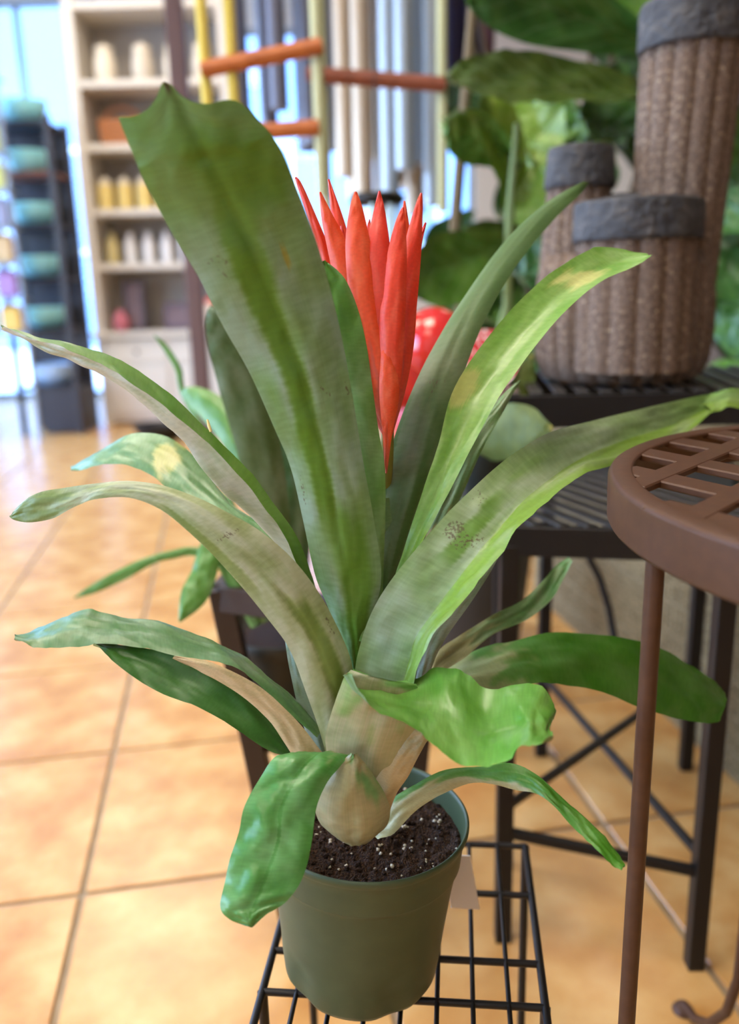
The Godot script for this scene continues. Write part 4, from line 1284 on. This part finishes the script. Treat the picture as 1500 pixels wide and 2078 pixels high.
func ladders_and_chimes() -> void:
	var rope := tri_mat(noise_tex(0.06, [[0.0, rgb(178, 156, 60)], [1.0, rgb(220, 202, 104)]], 128), 20.0, 0.9)
	var pale_rope := tri_mat(noise_tex(0.06, [[0.0, rgb(168, 172, 128)], [1.0, rgb(206, 208, 170)]], 128), 20.0, 0.9)
	var wood := tri_mat(noise_tex(0.02, [[0.0, rgb(150, 74, 24)], [1.0, rgb(190, 106, 42)]], 256), 5.0, 0.5)
	var wood2 := tri_mat(noise_tex(0.02, [[0.0, rgb(116, 58, 36)], [1.0, rgb(146, 78, 52)]], 256), 5.0, 0.5)
	var rail := MB.new()
	rail.box(Vector3(-0.1, 2.42, -2.1), Vector3(2.6, 0.03, 0.03), 0.003)
	for x in [-1.35, 1.15]:
		rail.box(Vector3(x, 2.86, -2.1), Vector3(0.02, 0.86, 0.02), 0.003)
	var ro := build(rail, "hanging_rail", M.black, self)
	tag(ro, "black ceiling rail from which the rope ladders hang", "rail")
	# ladders: two ropes and wooden rungs each
	var defs := [
		["rope ladder with slanting orange rung at left of the flower", -2.0, [[428, 400], [472, 250], [640, 400]], [[[408, 142], [655, 92]], [[520, 268], [648, 258]]], wood],
		["rope ladder with reddish-brown rung right above the flower", -2.15, [[652, 480], [884, 430]], [[[622, 150], [905, 172]]], wood2]]
	for d in defs:
		var z: float = d[1]
		var t := thing("rope_ladder", d[0], "rope ladder", on_depth(d[2][0][0], d[2][0][1], z), "hanging rope ladders")
		for r in d[2]:
			var lo := on_depth(r[0] + (14 if r[0] > 600 else 6), r[1], z)
			var m := MB.new()
			var pts := []
			for i in 13:
				pts.append(Vector3(lo.x - 0.0, lerpf(lo.y, 2.41, i / 12.0), z + 0.004 * sin(i * 1.7)))
			m.tube(pts, 0.0125, 8)
			build(m, "rope", rope if r[0] < 640 else pale_rope, t)
		for r in d[3]:
			var m := MB.new()
			var a := on_depth(r[0][0], r[0][1], z + 0.012)
			var b := on_depth(r[1][0], r[1][1], z + 0.012)
			m.tube([a, a.lerp(b, 0.02), a.lerp(b, 0.98), b], [0.012, 0.017, 0.017, 0.012], 14)
			build(m, "rung", d[4], t)
	# brown post
	var post := MB.new()
	var pp := on_depth(374, 300, -4.2)
	post.box(Vector3(pp.x, CEIL / 2, pp.z), Vector3(0.075, CEIL, 0.075), 0.004)
	var pobj := build(post, "brown_post", mat(rgb(92, 66, 58), 0.7), self)
	tag(pobj, "slim brown post standing right of the pale bookcase", "post")
	# wind chimes: tubes below a disc
	var sets := [
		["wind chime of dark grey tubes left of the window", 560, -3.0, 0.13, 6, rgb(92, 92, 104), 300, 0.030],
		["wind chime of slate grey tubes under a wooden disc", 690, -3.6, 0.13, 6, rgb(120, 118, 122), 330, 0.028],
		["wind chime of cream tubes above the flower", 775, -2.85, 0.11, 7, rgb(178, 160, 136), 440, 0.030],
		["wind chime of silvery tubes right of the cream one", 835, -2.5, 0.06, 4, rgb(150, 162, 172), 420, 0.026],
		["wind chime of plum coloured tubes beside the yellow rope", 850, -3.2, 0.06, 3, rgb(80, 62, 84), 260, 0.034],
		["wind chime of navy blue tubes right of the yellow rope", 925, -3.4, 0.07, 4, rgb(62, 60, 92), 240, 0.030],
		["wind chime of maroon tubes left of the fig leaves", 965, -3.75, 0.05, 3, rgb(96, 58, 70), 200, 0.026]]
	for s in sets:
		var z: float = s[2]
		var lo := on_depth(s[1], s[6], z)
		var t := thing("wind_chime", s[0], "wind chime", lo, "hanging wind chimes")
		var top := 2.55
		var dm := MB.new()
		dm.lathe([Vector2(0.0, top + 0.012), Vector2(s[3] + 0.015, top + 0.012), Vector2(s[3] + 0.018, top + 0.006), Vector2(s[3] + 0.015, top), Vector2(0.0, top)], 32, Transform3D(Basis(), Vector3(lo.x, 0, z)))
		build(dm, "disc", wood2, t)
		var cm := MB.new()
		cm.tube([Vector3(lo.x, top, z), Vector3(lo.x, CEIL, z)], 0.003, 6)
		build(cm, "cord", M.black, t)
		var tm := mat(s[5], 0.35, 0.3)
		for k in s[4]:
			var a: float = TAU * k / s[4] + 0.3
			var x: float = lo.x + cos(a) * s[3]
			var zz: float = z + sin(a) * s[3]
			var m := MB.new()
			m.tube([Vector3(x, lo.y + 0.03 * ((k * 3) % 5), zz), Vector3(x, top - 0.06, zz)], s[7], 14)
			build(m, "chime_tube", tm, t)
			var w := MB.new()
			w.tube([Vector3(x, top - 0.06, zz), Vector3(x, top, zz)], 0.002, 6)
			build(w, "thread", M.black, t)
	# glass chime with black disc just behind the flower
	var dp := on_depth(765, 405, -1.9)
	var g := thing("glass_chime", "glass tube chime hanging from a round black disc behind the flower", "wind chime", dp)
	var dm := MB.new()
	dm.lathe([Vector2(0.0, 0.012), Vector2(0.05, 0.012), Vector2(0.058, 0.006), Vector2(0.058, -0.006), Vector2(0.05, -0.012), Vector2(0.0, -0.012)], 40, Transform3D(Basis(), dp))
	build(dm, "disc", M.black, g)
	var cm := MB.new()
	cm.tube([dp, Vector3(dp.x, CEIL, dp.z)], 0.0015, 6)
	build(cm, "cord", M.black, g)
	var gm := mat(rgb(176, 196, 196), 0.08, 0.2)
	for k in 7:
		var a := TAU * k / 7.0
		var m := MB.new()
		var q := dp + Vector3(cos(a) * 0.045, -0.012, sin(a) * 0.045)
		m.tube([q, q - Vector3(0, 0.26, 0)], 0.007, 10)
		build(m, "glass_tube", gm, g)

func vessel(prof: Array, where: Vector3, called: String, m, label: String, cat: String, group: String, lid = null) -> Node3D:
	var t := thing(called, label, cat, where, group)
	var b := MB.new()
	b.lathe(prof, 28, Transform3D(Basis(), where))
	build(b, "body", m, t)
	if lid:
		var top: Vector2 = prof[-1]
		var r := 0.0
		for p in prof:
			r = maxf(r, p.x)
		var l := MB.new()
		l.lathe([Vector2(r * 0.8, top.y), Vector2(r * 0.82, top.y + 0.025), Vector2(r * 0.7, top.y + 0.03), Vector2(0.012, top.y + 0.032), Vector2(0.014, top.y + 0.05), Vector2(0.0, top.y + 0.055)], 28, Transform3D(Basis(), where))
		build(l, "lid", lid, t)
	return t

func bookcase() -> void:
	var x0 := -1.80
	var x1 := -0.80
	var zf := -5.80
	var zb := -6.18
	var paint := mat(rgb(214, 206, 192), 0.55)
	var back := mat(rgb(160, 154, 146), 0.8)
	var t := thing("pale_bookcase", "tall cream bookcase with open shelves over drawers at the back left", "bookcase", Vector3((x0 + x1) / 2, 0, (zf + zb) / 2))
	var W := x1 - x0
	var zc := (zf + zb) / 2
	var D := zf - zb
	for x in [x0 + 0.03, x1 - 0.03]:
		var m := MB.new()
		m.box(Vector3(x, 1.33, zc), Vector3(0.06, 2.66, D), 0.004)
		build(m, "side_panel", paint, t)
	var bk := MB.new()
	bk.box(Vector3((x0 + x1) / 2, 1.33, zb + 0.008), Vector3(W - 0.12, 2.60, 0.012), 0.001)
	build(bk, "back_panel", back, t)
	var ys := [1.06, 1.40, 1.79, 2.16, 2.60]
	for y in ys:
		var m := MB.new()
		m.box(Vector3((x0 + x1) / 2, y - 0.02, zc + 0.006), Vector3(W - 0.121, 0.042, D - 0.02), 0.003)
		build(m, "shelf", paint, t)
	# base cabinet with drawers and a counter that stands a little proud
	var cm := MB.new()
	cm.box(Vector3((x0 + x1) / 2, 0.605, zc + 0.03), Vector3(W + 0.03, 0.035, D + 0.06), 0.004)
	build(cm, "counter", paint, t)
	var cb := MB.new()
	cb.box(Vector3((x0 + x1) / 2, 0.30, zc + 0.01), Vector3(W - 0.13, 0.56, D), 0.003)
	build(cb, "cabinet", paint, t)
	var dark := mat(rgb(92, 84, 78), 0.7)
	for i in 2:
		var cx := lerpf(x0, x1, 0.27 + 0.46 * i)
		for q in [[0.49, 0.15], [0.235, 0.33]]:
			var m := MB.new()
			m.box(Vector3(cx, q[0], zf + 0.018), Vector3(0.40, q[1] - 0.012, 0.016), 0.004)
			var dr := build(m, "drawer", paint, t)
			var k := MB.new()
			k.lathe([Vector2(0.0, 0.0), Vector2(0.008, 0.0), Vector2(0.013, 0.012), Vector2(0.009, 0.02), Vector2(0.0, 0.022)], 16, Transform3D(Basis(Vector3(1, 0, 0), deg_to_rad(90)), Vector3(cx, q[0], zf + 0.027)))
			build(k, "knob", dark, dr)
	# goods on the shelves
	var cream := mat(rgb(220, 208, 186), 0.5)
	var cream2 := mat(rgb(198, 186, 166), 0.5)
	var zz := zf - 0.14
	var jar := [Vector2(0.0, 0.0), Vector2(0.05, 0.0), Vector2(0.065, 0.02), Vector2(0.07, 0.10), Vector2(0.06, 0.16), Vector2(0.05, 0.18)]
	var n := 0
	for x in [-1.60, -1.36, -1.16, -0.98]:
		vessel(jar, Vector3(x, 2.162, zz + 0.02), "cream_jar", cream if n % 2 == 0 else cream2, ["cream lidded jar at the left end of the top visible shelf", "greyish lidded jar second from left on top visible shelf", "cream lidded jar third from left on top visible shelf", "greyish lidded jar at right end of top visible shelf"][n], "jar", "lidded jars on the upper shelf", cream)
		n += 1
	# copper woven basket
	var copper := mat(rgb(176, 112, 62), 0.5)
	var bt := thing("copper_basket", "copper coloured oblong basket on the second shelf", "basket", Vector3(-1.53, 1.79, zz))
	var bb := MB.new()
	for i in 7:
		bb.box(Vector3(-1.53, 1.806 + i * 0.022, zz), Vector3(0.25 + 0.004 * i, 0.019, 0.16), 0.006)
	build(bb, "body", copper, bt)
	var hd := MB.new()
	var pts := []
	for i in 9:
		var a := PI * i / 8.0
		pts.append(Vector3(-1.53 + cos(a) * 0.11, 1.955 + sin(a) * 0.07, zz))
	hd.tube(pts, 0.008, 8)
	build(hd, "handle", copper, bt)
	vessel(jar, Vector3(-1.12, 1.792, zz), "cream_jar", copper, "copper brown jar beside the oblong basket", "jar", "", cream2)
	# yellow candle jars
	var yel := mat(rgb(222, 196, 116), 0.45)
	var yj := [Vector2(0.0, 0.0), Vector2(0.045, 0.0), Vector2(0.05, 0.01), Vector2(0.05, 0.14), Vector2(0.045, 0.155)]
	for i in 6:
		vessel(yj, Vector3(-1.67 + i * 0.125, 1.402, zz + 0.03), "yellow_candle_jar", yel, "yellow candle jar in the row on the middle shelf, number %s from left" % ["one", "two", "three", "four", "five", "six"][i], "candle jar", "yellow candle jars in a row", cream)
	# white bottles
	var wb := [Vector2(0.0, 0.0), Vector2(0.036, 0.0), Vector2(0.04, 0.01), Vector2(0.04, 0.13), Vector2(0.018, 0.17), Vector2(0.016, 0.20), Vector2(0.0, 0.20)]
	var wm := mat(rgb(224, 222, 222), 0.3)
	var ym := mat(rgb(198, 180, 120), 0.4)
	for i in 6:
		vessel(wb, Vector3(-1.66 + i * 0.12, 1.062, zz + 0.03), "small_bottle", ym if i == 0 else wm, "yellowish small bottle at left end of the bottle row" if i == 0 else "white small bottle, %s in the bottle row" % ["", "second", "third", "fourth", "fifth", "sixth"][i], "bottle", "small bottles on the lower shelf")
	# frames and trinkets on the counter
	for f in [[-1.56, 0.12, 0.30, rgb(70, 56, 66), "dark picture frame", "tall dark picture frame standing on the counter"], [-1.27, 0.17, 0.15, rgb(92, 74, 88), "dark picture frame", "wide low dark picture frame on the counter"]]:
		var ft := thing("picture_frame", f[5], "picture frame", Vector3(f[0], 0.623, zz))
		var fb := MB.new()
		var xf := Basis(Vector3(1, 0, 0), deg_to_rad(-8))
		var fc := Vector3(f[0], 0.640 + f[2] / 2, zz)
		for sx in [-1, 1]:
			fb.box(fc + xf * Vector3(sx * f[1] / 2, 0, 0), Vector3(0.025, f[2] + 0.025, 0.018), 0.003, xf)
			fb.box(fc + xf * Vector3(0, sx * f[2] / 2, 0), Vector3(f[1], 0.025, 0.018), 0.003, xf)
		build(fb, "frame", mat(f[3], 0.5), ft)
		var pb := MB.new()
		pb.box(fc + xf * Vector3(0, 0, -0.004), Vector3(f[1], f[2], 0.004), 0.001, xf)
		build(pb, "picture", mat(rgb(112, 88, 92), 0.4), ft)
	vessel([Vector2(0.0, 0.0), Vector2(0.03, 0.0), Vector2(0.055, 0.03), Vector2(0.05, 0.09), Vector2(0.025, 0.12), Vector2(0.03, 0.14), Vector2(0.0, 0.14)], Vector3(-1.64, 0.623, zz + 0.08), "pink_vase", mat(rgb(196, 110, 124), 0.4), "small pink vase at the left end of the counter", "vase", "")
	vessel([Vector2(0.0, 0.0), Vector2(0.06, 0.0), Vector2(0.065, 0.01), Vector2(0.065, 0.16), Vector2(0.06, 0.17)], Vector3(-1.03, 0.623, zz + 0.05), "cream_jar", mat(rgb(222, 196, 168), 0.5), "cream jar with red lid at right of the counter", "jar", "", mat(rgb(206, 88, 62), 0.5))
	# dark round basin on the floor
	vessel([Vector2(0.0, 0.0), Vector2(0.10, 0.0), Vector2(0.15, 0.05), Vector2(0.17, 0.09), Vector2(0.16, 0.09), Vector2(0.10, 0.02), Vector2(0.0, 0.015)], Vector3(-1.26, 0.003, -5.15), "black_basin", M.black, "black round basin on the floor before the drawers", "basin", "")

func left_display() -> void:
	# dark display tower with turquoise glass dishes
	var x := -2.02
	var z := -5.58
	var t := thing("display_tower", "dark metal display tower beside the bookcase with turquoise dishes", "display rack", Vector3(x, 0, z))
	var dk := mat(rgb(44, 42, 48), 0.4)
	var W := 0.36
	var D := 0.32
	for sx in [-1, 1]:
		for sz in [-1, 1]:
			var m := MB.new()
			m.box(Vector3(x + sx * W / 2, 0.95, z + sz * D / 2), Vector3(0.035, 1.90, 0.035), 0.003)
			build(m, "post", dk, t)
	var bp := MB.new()
	bp.box(Vector3(x, 0.95, z - D / 2), Vector3(W * 0.9, 1.86, 0.01), 0.001)
	build(bp, "back_panel", dk, t)
	var low := MB.new()
	low.box(Vector3(x + 0.07, 0.15, z), Vector3(W * 0.72, 0.28, D - 0.04), 0.004)
	build(low, "plinth", dk, t)
	var glassy := mat(rgb(160, 240, 255), 0.08)
	var ys := [0.30, 0.66, 0.97, 1.28, 1.58, 1.86]
	var wood := mat(rgb(120, 72, 52), 0.5)
	var n := 0
	var words := ["lowest", "second lowest", "third lowest", "fourth lowest", "fifth lowest", "topmost"]
	for y in ys:
		var m := MB.new()
		m.box(Vector3(x, y, z), Vector3(W, 0.02, D), 0.003)
		build(m, "shelf", wood if n == 4 else dk, t)
		vessel([Vector2(0.0, 0.0), Vector2(0.08, 0.0), Vector2(0.13, 0.06), Vector2(0.145, 0.13), Vector2(0.138, 0.13), Vector2(0.11, 0.08), Vector2(0.0, 0.03)], Vector3(x - 0.01, y + 0.0105, z), "turquoise_bowl", glassy if n > 0 else mat(rgb(170, 200, 232), 0.15), ("pale blue" if n == 0 else "turquoise") + " glass bowl on the %s tower shelf" % words[n], "bowl", "bowls on the display tower")
		n += 1
	# rack of colourful packages at the far left
	var px := -2.24
	var pz := -5.2
	var r := thing("package_rack", "wire rack of colourful packages at the left edge", "display rack", Vector3(px, 0, pz))
	for sx in [-1, 1]:
		var m := MB.new()
		m.tube([Vector3(px + sx * 0.22, 0.0, pz), Vector3(px + sx * 0.22, 2.2, pz)], 0.012, 8)
		build(m, "post", M.frame, r)
	var cols := [rgb(190, 196, 96), rgb(204, 196, 190), rgb(172, 190, 82), rgb(222, 178, 80), rgb(160, 118, 168), rgb(200, 164, 110), rgb(140, 140, 160), rgb(206, 208, 120)]
	var cn := ["lime green", "pale grey", "yellow green", "golden yellow", "purple", "tan", "slate grey", "light yellow"]
	for i in 8:
		var y := 0.66 + i * 0.20
		var sh := MB.new()
		sh.box(Vector3(px, y - 0.008, pz), Vector3(0.46, 0.012, 0.18), 0.002)
		build(sh, "shelf", M.frame, r)
		for j in 3:
			var pk := thing("package", "%s package, %s one on the %s rack shelf" % [cn[(i + (0 if j < 2 else 3)) % 8], ["left", "middle", "right"][j], ["lowest", "second", "third", "fourth", "fifth", "sixth", "seventh", "topmost"][i]], "package", Vector3(px - 0.14 + j * 0.14, y, pz), "packages on the wire rack")
			var b := MB.new()
			var c: Color = cols[(i + (0 if j < 2 else 3)) % 8]
			b.box(Vector3(px - 0.14 + j * 0.14, y + 0.075, pz), Vector3(0.12, 0.146, 0.06), 0.02)
			build(b, "pouch", mat(c, 0.45), pk)
			var s := MB.new()
			s.box(Vector3(px - 0.14 + j * 0.14, y + 0.155, pz), Vector3(0.12, 0.016, 0.006), 0.002)
			build(s, "seal", mat(c.darkened(0.2), 0.45), pk)
